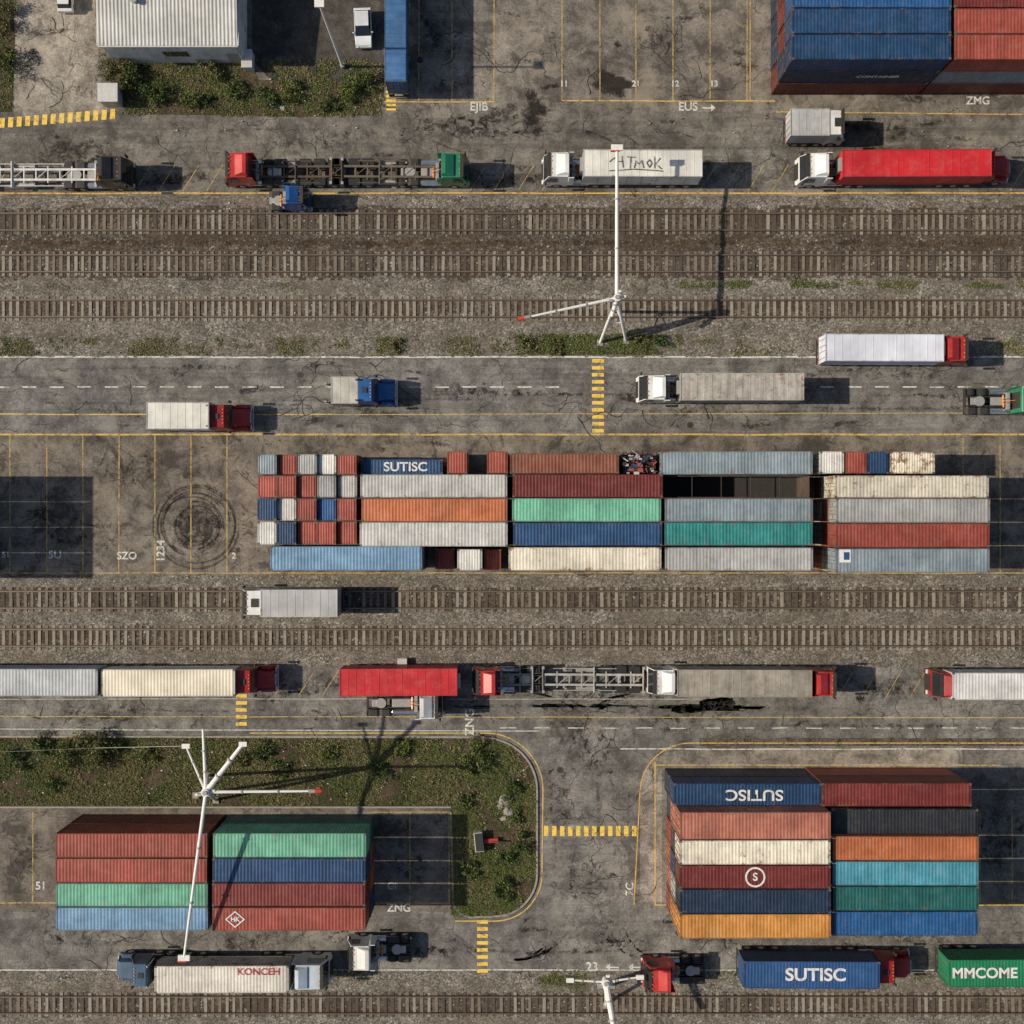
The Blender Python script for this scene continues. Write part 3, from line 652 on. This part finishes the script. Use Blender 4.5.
def trailer(parent,xr,xf,yc,col,kind='box',W=None,Hh=3.5,rust=.1,dirt=.5,fcol=None,axles=3):
    W=W or TW; w=W/2; d=1 if xf>xr else -1; L=abs(xf-xr); rot=0 if d>0 else math.pi; mb=MB()
    if L<6: axles=2 if L>4.5 else 1
    if kind=='skel':
        fm=paint(fcol or (.4,.4,.38),.6,.3)
        underbits(mb,L,w,0,1,2,axles)
        for sy in (-1,1): mb.box(.1,L-.1,sy*.42-.09,sy*.42+.09,1.12,1.16,0)
        n=int(L/1.0)
        for i in range(n+1):
            x=.15+i*(L-.4)/n; ww=w-.02 if i in (0,n//2,n) else (w*.62 if i%2 else .42)
            mb.box(x,x+.1,-ww,ww,1.0,1.14 if i not in (0,n//2,n) else 1.26,0)
        for i in range(n-1):
            if i%2==0:
                x=.15+i*(L-.4)/n; mb.cyl((x,-.42,1.1),(x+1,.42,1.1),.035,6,0)
        for sy in (-1,1):
            mb.box(L*.25,L*.8,sy*(w*.82)-.03,sy*(w*.82)+.03,.95,1.03,0)
            for x in (0.05,L-.25): mb.box(x,x+.2,sy*(w-.12)-.12,sy*(w-.12)+.12,1.1,1.32,2)
            mb.cyl((L*.45,sy*.75,.75),(L*.6,sy*.75,.75),.2,10,2)
        for k in range(axles):
            for sy in (-1,1):
                ya,yb=sorted((sy*(w-.55),sy*w)); mb.box(.9+k*1.15-.48,.9+k*1.15+.48,ya,yb,1.0,1.02,1)
        mb.box(-.0,.08,-w,w,.8,1.0,3)
        return mb.obj('skeletal_trailer',[fm,M['tyre'],M['steel'],M['lamp_red']],loc=(xr,yc,0),rot=rot,parent=parent,bevel=.012)
    if kind=='container':
        underbits(mb,L,w,0,1,2,axles); 
        for x in (.1,L/2,L-.3): mb.box(x,x+.2,-w,w,1.0,1.18,0)
        mb.obj('container_chassis',[M['dark'],M['tyre'],M['steel']],loc=(xr,yc,0),rot=rot,parent=parent,bevel=.012)
        return container((xr+xf)/2,yc,1.2,L-.04,W,Hh-1.2,col,rust,dirt,parent=parent,flip=d<0,name='container')
    mats=[paint(col,dirt,rust,.5),paint((.35,.34,.32) if fcol is None else fcol,.5,.15),M['tyre'],M['steel'],M['dark'],M['lamp_red']]
    mb.box(0.04,L-.04,-w+.03,w-.03,1.2,Hh-.04,0)
    n=max(3,int(L/.62)); 
    for i in range(n+1):
        x=.06+i*(L-.2)/n; mb.box(x,x+.05,-w+.08,w-.08,Hh-.04,Hh-.026+U(-.005,.005),0)
    for sy in (-1,1):
        ya,yb=sorted((sy*w,sy*(w-.07))); mb.box(0,L,ya,yb,Hh-.1,Hh,1); mb.box(0,L,ya,yb,1.12,1.28,1)
        for i in range(int(L/1.2)+1):
            x=.02+i*(L-.1)/int(L/1.2); ya,yb=sorted((sy*(w-.028),sy*(w-.005))); mb.box(x,x+.05,ya,yb,1.285,Hh-.105,1)
        ya,yb=sorted((sy*(w-.08),sy*(w-.04)))
        if L>8: mb.box(3.6,L-3.2,ya,yb,.55,1.0,4)
    for x in (0,L-.07): mb.box(x,x+.07,-w+.075,w-.075,Hh-.1,Hh-.002,1)
    for y in (-.7*w,-.2*w,.2*w,.7*w): mb.cyl((0.0,y,1.3),(0.0,y,Hh-.12),.02,6,3)
    for sy in (-1,1): mb.box(-.02,.02,sy*w*.8-.12,sy*w*.8+.12,.95,1.08,5)
    mb.box(.02,L-.05,-w+.1,w-.1,1.08,1.19,4)
    if L>9: mb.box(L-.03,L+.22,-w*.5,w*.5,2.2,3.2,3)
    underbits(mb,L,w,4,2,3,axles)
    return mb.obj('box_trailer',mats,loc=(xr,yc,0),rot=rot,parent=parent,bevel=.012)
def XX(px,h): return X(px)*(1-h/HC)
WH=(.62,.62,.60); RD=(.42,.030,.028); DR=(.27,.02,.022); BL=(.02,.11,.32); GN=(.02,.18,.10); BK=(.025,.025,.028)
def truck(name,yc,cab=None,tr=None,h=3.4):
    if tr: hh=(tr[4].get('Hh',3.5) if tr[3]!='skel' else 1.2)*.6
    else: hh=1.3
    yw=Y(yc)*(1-hh/HC)
    xs=[]
    if cab: xs+=[XX(cab[0],1.5),XX(cab[1],1.5)]
    if tr: xs+=[XX(tr[0],hh),XX(tr[1],hh)]
    cx=(min(xs)+max(xs))/2; e=empty(name,(cx,yw,.01),U(-.006,.006))
    t=trailer(e,XX(tr[0],hh)-cx,XX(tr[1],hh)-cx,0,tr[2],tr[3],**tr[4]) if tr else None
    if cab: tractor(e,xs[0]-cx,xs[1]-cx,0,cab[2],**cab[3])
    return e,t
truck('flatbed_truck',176,(60,131,BK,{}),(-60,100,None,'skel',dict(fcol=(.62,.61,.58))))
truck('flatbed_truck',173,(286,226,RD,{}),(345,248,None,'skel',dict(fcol=(.09,.065,.045))))
truck('flatbed_truck',173,(395,468,GN,{}),(330,442,None,'skel',dict(fcol=(.12,.09,.065))))
truck('truck_tractor',200,(268,310,BL,dict(Lc=1.7,W=1.6)))
e,t=truck('semi_truck',168,(615,543,WH,{}),(700,582,(.64,.62,.56),'box',dict(rust=.12,dirt=.35)))
mb=MB()
def stroke(pts,z):
    out=[]
    for i in range(len(pts)-1):
        for k in range(4): 
            t=k/4; out.append((pts[i][0]*(1-t)+pts[i+1][0]*t+U(-.02,.02),pts[i][1]*(1-t)+pts[i+1][1]*t+U(-.02,.02)))
    out.append(pts[-1]); ribbon(mb,out,.085,z)
gl=[[(-2,.1),(-1.5,.5),(-1.4,-.45)],[(-1.5,.1),(-.9,.15)],[(-1.0,.55),(-.9,-.4)],[(-.6,.5),(.1,.45)],[(-.3,.5),(-.35,-.45)],[(.0,-.4),(.1,.2),(.35,-.1),(.6,.25),(.75,-.4)],[(1.0,.0),(1.2,.3),(1.4,.0),(1.2,-.35),(1.0,.0)],[(1.6,.55),(1.65,-.45)],[(2.1,.4),(1.7,-.05),(2.2,-.5)],[(-2.1,-.62),(0,-.5),(2.3,-.65)]]
for i,s_ in enumerate(gl): stroke(s_,.0005*i)
g_=mkobj(mb,'graffiti',[M['letterk']]); g_.parent=e; g_.location=(.9,0,3.506)
truck('semi_truck',168,(870,798,WH,{}),(985,838,(.50,.022,.028),'box',dict(fcol=(.38,.02,.025),dirt=.25,rust=0)))
truck('truck_tractor',168,(962,1010,DR,dict(bonnet=True,Lc=2.6)))
truck('box_truck',127,(800,843,WH,dict(Lc=1.6,tall=False)),(787,826,(.42,.42,.41),'box',dict(Hh=3.1)))
truck('semi_truck',350,(900,965,RD,dict(bonnet=False)),(821,938,(.60,.62,.68),'box',dict(Hh=3.5,dirt=.2,fcol=(.45,.47,.55))))
truck('box_truck',391.5,(345,395,BL,dict(bonnet=True,Lc=2.6)),(333,360,(.44,.42,.37),'box',dict(Hh=2.9)))
truck('semi_truck',417,(175,250,DR,dict(bonnet=True,Lc=3.0)),(151,213,(.64,.62,.56),'box',dict(Hh=3.3,dirt=.3)))
truck('semi_truck',388.5,(708,638,WH,{}),(800,678,(.38,.35,.31),'box',dict(rust=.6,dirt=.9)))
truck('truck_tractor',401,(967,1040,GN,{}))
truck('box_truck',602,(300,243,WH,dict(tall=False)),(340,264,(.38,.38,.37),'box',dict(Hh=3.6,fcol=(.42,.42,.41),dirt=.3)))
truck('container_truck',680,None,(-50,104,(.37,.39,.40),'container',dict(Hh=3.6)))
truck('semi_truck',680.5,(205,275,DR,dict(bonnet=True,Lc=2.9)),(106,239,(.64,.58,.46),'container',dict(Hh=3.4,rust=.1,dirt=.3)))
truck('semi_truck',680,None,(342,458,(.50,.025,.03),'box',dict(fcol=(.4,.025,.03),dirt=.3,rust=0)))
truck('truck_tractor',703.5,(366,443,WH,dict(Lc=1.8)))
truck('flatbed_truck',679,(540,473,RD,dict(Lc=1.9)),(545,495,None,'skel',dict(fcol=(.2,.19,.17))))
truck('flatbed_truck',679,None,(645,530,None,'skel',dict(fcol=(.36,.35,.32))))
truck('semi_truck',681,(715,647,WH,{}),(808,675,(.30,.27,.225),'box',dict(rust=.35,dirt=.8,fcol=(.28,.25,.2))))
truck('truck_tractor',681,(775,835,RD,dict(Lc=2.0)))
truck('container_truck',684,(975,930,DR,dict(Lc=1.6)),(1100,946,(.58,.57,.55),'container',dict(rust=.1)))
truck('truck_tractor',968,(175,117,(.05,.09,.15),dict(bonnet=True,Lc=2.6)))
e,t=truck('semi_truck',973,(258,330,(.50,.57,.62),dict(bonnet=False,Lc=2.6)),(159,292,(.62,.58,.51),'container',dict(rust=.4,Hh=3.4)))
text('lettering','KONCEH',(3.0,.6,2.21),.75,M['letterr'],parent=t,bold=.02,sx=1.1)
truck('truck_tractor',950.5,(411,348,WH,dict(Lc=2.0)))
truck('truck_tractor',972,(706,643,RD,dict(Lc=2.1)))
e,t=truck('container_truck',968.5,(835,911,DR,dict(bonnet=True,Lc=3.0)),(740,875,(.022,.075,.20),'container',dict(rust=.0,dirt=.3,Hh=3.6)))
text('lettering','SUTISC',(.3,0,2.41),1.4,M['letter'],parent=t,bold=.035,sx=1.1)
e,t=truck('container_truck',966.5,None,(942,1092,(.012,.17,.075),'container',dict(rust=.0,dirt=.3,Hh=3.6)))
text('lettering','MMCOME',(-3.2,0,2.41),1.15,M['letter'],parent=t,bold=.03,sx=1.05)
e=empty('container_truck',(XX(396.5,3),Y(30)*.96,.01),math.radians(90))
trailer(e,-4.15,6.5,0,(.045,.13,.28),'container',W=1.72,Hh=4.0,rust=.05); tractor(e,4.5,9.5,0,WH,W=1.72)
def car(px,py,rot,col,s=1):
    mb=MB(); w=.78
    mb.prism([(-1.75,.35),(-1.75,.85),(-1.6,.98),(.75,.98),(1.6,.82),(1.75,.6),(1.75,.35)],-w,w,0,[1,1,.95,.95,.9,.92,.95])
    mb.prism([(-1.5,.97),(-1.3,1.42),(.15,1.44),(.85,.97)],-w*.9,w*.9,2,[1,.84,.84,1])
    mb.prism([(-1.25,1.43),(-1.2,1.47),(.05,1.49),(.12,1.44)],-w*.75,w*.75,0)
    for x in (-1.1,1.1):
        for sy in (-1,1): mb.wheel(x,sy*(w-.08),.2,.3,1,3)
    for sy in (-1,1):
        ya,yb=sorted((sy*.45,sy*.68)); mb.box(1.68,1.77,ya,yb,.6,.72,4); mb.box(-1.77,-1.7,ya,yb,.65,.8,5)
        ya,yb=sorted((sy*w*.98,sy*(w+.14))); mb.box(.5,.6,ya,yb,.95,1.08,0)
    o=mb.obj('parked_car',[paint(col,.2,0,.3),M['tyre'],M['glass'],M['steel'],M['lens'],M['lamp_red']],loc=(X(px),Y(py),.015),rot=rot,bevel=.05); o.scale=(s,s,s)
car(364,31,math.radians(-88),(.62,.63,.64),.92); car(68,-2,math.radians(90),(.6,.6,.6),.8)
# ---------------------------------------------------------------- building
def building():
    h=4.3; f=1-h/HC; x0,x1=X(97)*f,X(237)*f; y0,y1=Y(45)*f,Y(-90)*f
    e=empty('warehouse_building',((x0+x1)/2,(y0+y1)/2,0)); a=(x1-x0)/2; b=(y1-y0)/2
    wall=paint((.56,.55,.51),.5,.1,.7); roof=paint((.46,.46,.43),.35,.15,.5)
    mb=MB(); mb.box(-a+.15,a-.15,-b+.15,b-.15,0,h-.25,0); mb.obj('walls',[wall],parent=e)
    mb=MB(); n=int(2*a/.3)
    vs=[];fs=[]
    for i in range(n*4+1):
        x=-a+2*a*i/(n*4); z=(.035 if i%4 in (1,2) else 0)
        for y,zz in ((-b,h-.15),(0,h+.35),(b,h-.15)): vs.append((x,y,zz+z))
    for i in range(n*4):
        for k in range(2): fs.append((3*i+k,3*i+3+k,3*i+4+k,3*i+1+k))
    mb.add(vs,fs); mb.obj('corrugated_roof',[roof],parent=e)
    mb=MB(); mb.box(-a-.02,a+.02,-b-.1,-b-.002,h-.32,h-.16,0); mb.box(-a-.1,-a-.002,-b,b,h-.35,h-.12,0); mb.box(a+.002,a+.1,-b,b,h-.35,h-.12,0); mb.cyl((a-.3,-b+.08,0),(a-.3,-b+.08,h-.3),.06,8,0)
    mb.obj('gutters',[M['alu']],parent=e)
    mb=MB(); mb.box(-.9,1.1,-b+.10,-b+.148,1.6,2.7,0)
    mb.obj('windows',[M['glass']],parent=e)
    mb=MB(); mb.box(-1.0,1.2,-b+.08,-b+.148,2.7,2.8,0); mb.box(-1.0,1.2,-b+.08,-b+.148,1.5,1.6,0); mb.box(4.2,5.1,-b+.1,-b+.148,0,2.1,1); mb.obj('door_and_trim',[M['alu'],M['steel']],parent=e)
    mb=MB()
    for x,y in ((-2.5,-2),(2.5,-1.5)): mb.cyl((x,y,h-.2),(x,y,h+.6),.18,12,0); mb.cyl((x,y,h+.6),(x,y,h+.68),.28,12,0)
    mb.obj('roof_vents',[M['steel']],parent=e)
building()
mb=MB(); mb.box(-.75,.75,-.7,.7,0,1.5,0); mb.box(-.82,.82,-.77,.77,1.5,1.6,1); mb.box(.3,.7,-.72,-.70,.2,1.3,2); mb.obj('utility_cabinet',[paint((.5,.48,.42),.4,.1),M['alu'],M['steel']],loc=(X(114),Y(99),.01),bevel=.02)
mb=MB(); mb.box(-.4,.4,-.7,.7,0,1.2,0); mb.box(-.45,.45,-.75,.75,1.2,1.26,1); mb.obj('utility_cabinet',[paint((.5,.48,.42),.4,.1),M['alu']],loc=(X(250),Y(64),.01),bevel=.02)
# ---------------------------------------------------------------- masts
def mast(hub,feet,booms,r=.13):
    e=empty('floodlight_mast',(hub[0],hub[1],0)); hz=hub[2]; mb=MB()
    for fx,fy in feet:
        mb.cyl((fx-hub[0],fy-hub[1],0),(0,0,hz),.12,10,0,.14); mb.box(fx-hub[0]-.25,fx-hub[0]+.25,fy-hub[1]-.25,fy-hub[1]+.25,0,.15,3)
    for i in range(len(feet)):
        a=feet[i];b=feet[(i+1)%len(feet)]; q=.45
        mb.cyl(((a[0]-hub[0])*(1-q),(a[1]-hub[1])*(1-q),hz*q),((b[0]-hub[0])*(1-q),(b[1]-hub[1])*(1-q),hz*q),.05,6,0)
    mb.cyl((0,0,hz-.4),(0,0,hz+.35),.30,16,0); mb.cyl((0,0,hz+.35),(0,0,hz+.45),.18,12,2)
    for sx,sy in ((.55,.1),(-.5,-.2),(.15,.5)): mb.box(sx-.14,sx+.14,sy-.1,sy+.1,hz-.1,hz+.15,(2,0,2)[int(sx>0)])
    mb.obj('tripod',[M['mastw'],M['mastr'],M['steel'],M['kerb']],parent=e)
    mb=MB()
    for (bx,by,bz,r0,tip) in booms:
        p=Vector((bx-hub[0],by-hub[1],bz)); a=Vector((0,0,hz)); mb.cyl(a,p,r0,10,0,r0*.65)
        d=(p-a).normalized(); 
        if tip=='red': mb.cyl(p,p+d*.5,.17,10,1,.14); mb.cyl(p-d*.5,p,r0*1.2,10,2)
        if tip=='lamp':
            mb.box(p.x-.45,p.x+.45,p.y-.2,p.y+.25,p.z-.12,p.z+.1,0); mb.box(p.x-.4,p.x+.4,p.y-.15,p.y+.2,p.z-.17,p.z-.125,3)
            mb.box(p.x-.5,p.x+.2,p.y-.28,p.y-.2,p.z-.1,p.z+.14,1)
        if tip=='plate': mb.box(p.x-.3,p.x+.3,p.y-.18,p.y+.18,p.z-.06,p.z+.12,0)
        for q in (.33,.66): c=a+(p-a)*q; mb.cyl(c-d*.06,c+d*.06,r0*1.25,10,2)
    mb.obj('booms',[M['mastw'],M['mastr'],M['steel'],M['lens']],parent=e)
def PT(px,py,h): return (X(px)*(1-h/HC),Y(py)*(1-h/HC),h)
mast(PT(617,298,7),[(X(600),Y(343)),(X(626),Y(341)),(X(614),Y(312))],[(*PT(617,148,7.4),.17,'lamp'),(*PT(524,318,7),.13,'red'),(*PT(612,316,6),.2,'')])
mast(PT(206,792,9),[(X(216),Y(800)),(X(196),Y(795)),(X(208),Y(775))],[(*PT(203,729,9.6),.15,''),(*PT(186,746,9.2),.11,'plate'),(*PT(243,744,9.3),.22,'plate'),(*PT(315,791,9),.13,'red'),(*PT(184,958,7.0),.15,'lamp')])
mast(PT(606,982,5),[(X(600),Y(985)),(X(612),Y(985)),(X(606),Y(1005))],[(*PT(570,980,5),.1,'plate'),(*PT(640,977,5),.1,'plate'),(*PT(616,1040,6),.28,'')])
mb=MB(); mb.cyl((0,0,0),(0,0,12.2),.11,12,0,.07); mb.cyl((0,0,0),(0,0,.5),.2,12,2); mb.box(-.35,.35,-.2,.5,12.2,12.38,0); mb.box(-.3,.3,-.15,.45,12.15,12.2,1)
mb.obj('street_lamp',[M['mastw'],M['lens'],M['steel']],loc=(X(343),Y(67),0))
# ---------------------------------------------------------------- vegetation
vm,nt,b,o=newmat('foliage'); g=G(nt); at=g.n('ShaderNodeAttribute'); at.attribute_name='col'; g.l(at.outputs['Color'],b.inputs['Base Color']); b.inputs['Roughness'].default_value=.75; b.inputs['Specular IOR Level'].default_value=.2
def veg(name,pts,kind='grass',loc=(0,0,0)):
    vs=[];fs=[];cols=[]
    for (x,y,z,s,c) in pts:
        if kind=='grass':
            for k in range(5):
                t=U(0,6.28); l=s*U(.5,1.1); w=.03+.025*R(); dx,dy=math.cos(t),math.sin(t); px,py=-dy*w,dx*w; bx,by=x+U(-.12,.12),y+U(-.12,.12)
                o=len(vs); vs+=[(bx-px,by-py,z),(bx+px,by+py,z),(bx+dx*l*.8,by+dy*l*.8,z+l*.7)]; fs.append((o,o+1,o+2)); q=U(.7,1.4); cols+=[(c[0]*q,c[1]*q,c[2]*q,1)]*3
        else:
            n=Vector((U(-1,1),U(-1,1),U(-.2,1.2))).normalized(); u=n.orthogonal().normalized(); w=n.cross(u); a=U(0,6.28)
            u2=u*math.cos(a)+w*math.sin(a); w2=n.cross(u2); p=Vector((x,y,z)); o=len(vs)
            vs+=[p-u2*s,p-w2*s*.45,p+u2*s,p+w2*s*.45]; fs.append((o,o+1,o+2,o+3)); q=U(.6,1.4); cols+=[(c[0]*q,c[1]*q,c[2]*q,1)]*4
    me=bpy.data.meshes.new(name); me.from_pydata([tuple(v) for v in vs],[],fs); me.materials.append(vm)
    ca=me.color_attributes.new('col','FLOAT_COLOR','POINT'); ca.data.foreach_set('color',[q for c in cols for q in c]); me.update()
    o=bpy.data.objects.new(name,me); scene.collection.objects.link(o); o.location=loc; return o
GR=[(.085,.12,.030),(.11,.12,.042),(.14,.135,.055),(.24,.185,.10),(.05,.075,.022),(.17,.135,.08)]
def patch(name,x0,x1,y0,y1,n,thr,inside=None,size=(.12,.35),green=.5,z=.03,f=.35):
    pts=[]
    for _ in range(n*4):
        px,py=U(x0,x1),U(y0,y1); x,y=X(px),Y(py)
        v=mnoise.noise(Vector((x*f,y*f,7)))+.5*mnoise.noise(Vector((x*f*3,y*f*3,3)))+.3*mnoise.noise(Vector((x*3,y*3,3)))
        if v<thr+U(-.2,.2): continue
        if inside and not inside(px,py): continue
        gn=green+.7*mnoise.noise(Vector((x*.25,y*.25,33)))
        c=random.choice(GR[:3]+GR[4:5]) if R()<gn else random.choice(GR[3:4]+GR[5:]+GR[2:3])
        pts.append((x,y,z,U(*size),c))
        if len(pts)>=n: break
    veg(name,pts)
def in_isl(px,py):
    if py<738 or py>915: return False
    if px<452: return py<804
    if px>535: return False
    if px>485 and py<790: return (px-485)**2+(py-790)**2<50**2
    if px>495 and py>874: return (px-495)**2+(py-874)**2<40**2
    return px<535
patch('verge_grass',-100,537,737,916,30000,-.14,in_isl,(.08,.32),.6)
patch('verge_grass',400,537,737,916,6000,.0,in_isl,(.1,.36),1.0)
patch('bed_grass',108,382,60,116,5000,-.05,None,(.07,.26),.6)
patch('bed_grass',-60,12,-20,110,1500,-.2,None,(.1,.3),.7)
patch('trackside_grass',515,680,335,354,2200,-.2,None,(.07,.26),1.0,z=.05)
patch('trackside_grass',-40,515,338,355,1700,.2,None,(.06,.2),.45,z=.05)
patch('trackside_grass',680,1070,340,355,800,.25,None,(.06,.18),.4,z=.05)
patch('trackside_grass',680,1070,281,288,900,.05,None,(.06,.2),.8,z=.08)
patch('trackside_grass',-40,680,283,290,150,.3,None,(.06,.18),.3,z=.08)
patch('trackside_grass',540,585,976,992,700,-.3,None,(.08,.24),.8,z=.04)
patch('trackside_grass',-40,1070,970,980,500,.3,None,(.06,.2),.4,z=.04)
def bush(px,py,r,hgt,c=(.045,.065,.018),n=None):
    pts=[]; n=n or int(650*r*r)+120; lumps=[(U(-.8,.8)*r,U(-.8,.8)*r,U(.3,.8)*hgt,U(.2,.55)*r) for _ in range(9)]
    for _ in range(n):
        lx,ly,lz,lr=random.choice(lumps); v=Vector((random.gauss(0,1),random.gauss(0,1),random.gauss(0,1))).normalized()*lr*(R()**.35)*U(.8,1.35)
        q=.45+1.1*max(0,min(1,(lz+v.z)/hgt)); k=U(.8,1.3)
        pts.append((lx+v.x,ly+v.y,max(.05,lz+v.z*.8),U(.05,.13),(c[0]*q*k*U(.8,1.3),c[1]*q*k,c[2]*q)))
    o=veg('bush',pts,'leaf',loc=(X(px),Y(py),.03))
    mb=MB()
    for k in range(5): mb.cyl((0,0,-.02),(U(-.5,.5)*r,U(-.5,.5)*r,hgt*.6),.04,5,0,.015)
    mb.obj('stems',[M['rope']],parent=o)
for a in ((122,72,1.5,1.6),(140,84,1.3,1.4),(160,94,1.1,1.0),(188,98,1.0,.9),(212,72,1.0,1.1),(205,104,.7,.6),(235,90,.9,.7),(268,98,.9,.8),(292,92,1.0,.8),(352,92,1.1,1.1),(366,84,.9,.9),(330,104,.7,.5),
          (90,746,1.9,1.8),(72,752,1.2,1.2),(116,744,1.0,1.0),(20,760,.9,.7),(262,752,.9,.7),(470,762,1.0,.8),(512,790,.8,.7),(520,840,.9,.7),(470,870,.8,.6),(478,745,.9,.6),(500,886,1.1,.7),(465,800,.7,.5),(380,770,.8,.5),(330,752,.7,.5),(405,748,.9,.6),(45,744,1.0,.8),(150,752,.8,.6),(280,770,.8,.5),(240,760,.7,.5),(55,785,.8,.5),(515,815,.7,.5),(490,762,1.0,.7),(505,860,.9,.6),
          (530,345,.7,.35),(556,347,.8,.4),(640,344,.7,.35),(660,342,.6,.35),(398,346,.6,.35),(4,60,1.5,1.5),(3,20,1.3,1.3)):
    bush(a[0],a[1],a[2],a[3],random.choice([(.05,.075,.022),(.07,.09,.026),(.04,.062,.020),(.085,.088,.036)]))
# ---------------------------------------------------------------- debris
def rock(px,py,s,name='boulder',z=.0):
    bm=bmesh.new(); bmesh.ops.create_icosphere(bm,subdivisions=3,radius=s)
    sd=U(0,99)
    for v in bm.verts:
        v.co*=1+.45*mnoise.noise(v.co/s*1.3+Vector((sd,0,0)))+.16*mnoise.noise(v.co/s*4+Vector((sd,0,0))); v.co.z*=.5
    me=bpy.data.meshes.new(name); bm.to_mesh(me); bm.free(); me.materials.append(M['kerb']); o=bpy.data.objects.new(name,me); scene.collection.objects.link(o); o.location=(X(px),Y(py),z+s*.15); o.rotation_euler=(0,0,U(0,6))
rock(505,800,.5); rock(508,811,.45); rock(500,806,.3); rock(504,818,.3); rock(482,762,.25); rock(275,104,.35); rock(283,108,.25)
mb=MB(); mb.box(-.35,.35,-.8,.8,.02,.7,0); mb.box(.4,1.6,-.25,.1,.02,.35,1); mb.cyl((1.0,-.1,.3),(2.2,-.3,.3),.07,8,2); mb.box(-.3,.3,-.75,.75,.7,.74,2); mb.obj('abandoned_trolley',[M['alu'],paint(RD,.4,.2),M['dark']],loc=(X(479),Y(840),.03),rot=.1,bevel=.02)
mb=MB()
for _ in range(700):
    a,b_=U(0,535),U(740,912)
    if not in_isl(a,b_): continue
    s=U(.02,.08); x,y=X(a),Y(b_); mb.box(x-s,x+s,y-s*U(.4,1),y+s*U(.4,1),.03,.03+s,random.randint(0,2))
for _ in range(420):
    a,b_=U(0,1024),random.choice([U(335,356),U(197,206),U(576,584),U(655,664),U(972,980),U(60,116)*1.0,U(200,350),U(100,190)])
    if 55<b_<117 and not 110<a<380: continue
    s=U(.025,.07); x,y=X(a),Y(b_); mb.box(x-s,x+s,y-s*U(.4,1),y+s*U(.4,1),.01,.08+s,random.randint(0,2))
mb.obj('scattered_rubble',[M['kerb'],M['alu'],M['sleep']])
mb=MB(); mb.box(-.35,.35,-.25,.25,0,.5,0); mb.box(-.38,.38,-.28,.28,.5,.55,0); mb.box(-.1,.1,-.27,-.25,.1,.4,1); mb.obj('trackside_relay_box',[M['alu'],M['steel']],loc=(X(403),Y(661),.03),bevel=.02)
M['iron']=plain('cast_iron_cover',(.07,.062,.054),.7,var=.4)
mb=MB()
for px,py in ((300,375),(690,425),(560,770),(700,930),(420,60)):
    mb.cyl((X(px),Y(py),.01),(X(px),Y(py),.034),.28,20,0); mb.cyl((X(px),Y(py),.01),(X(px),Y(py),.036),.22,20,1)
mb.obj('manhole_covers',[M['iron'],M['dark']])
mb=MB(); P=[PT(0,752,5.5),PT(95,748,5.0),PT(186,746,9.2)]; 
for i in range(2): mb.cyl(P[i],P[i+1],.012,5,0)
mb.obj('overhead_cable',[M['steel']])
# ---------------------------------------------------------------- light and camera
w=bpy.data.worlds.new('World'); scene.world=w; w.use_nodes=True; nt=w.node_tree; nt.nodes.clear()
sky=nt.nodes.new('ShaderNodeTexSky'); sky.sky_type='NISHITA'; sky.sun_disc=False; sky.sun_elevation=math.radians(37); sky.sun_rotation=math.radians(270); sky.dust_density=2.0
bg=nt.nodes.new('ShaderNodeBackground'); bg.inputs[1].default_value=.09; ow=nt.nodes.new('ShaderNodeOutputWorld'); nt.links.new(sky.outputs[0],bg.inputs[0]); nt.links.new(bg.outputs[0],ow.inputs[0])
sd=bpy.data.lights.new('sun','SUN'); sd.energy=5.0; sd.angle=math.radians(.6); sd.color=(1,.90,.74); so=bpy.data.objects.new('sun',sd); scene.collection.objects.link(so); so.rotation_euler=(0,math.radians(-53),0); so.location=(-60,0,60)
cd=bpy.data.cameras.new('camera'); cd.sensor_width=36; cd.lens=36*HC/(1024/S); cd.clip_end=1500; co=bpy.data.objects.new('camera',cd); scene.collection.objects.link(co); co.location=(0,0,HC); scene.camera=co
scene.view_settings.view_transform='Standard'; scene.view_settings.look='None'; scene.view_settings.exposure=0
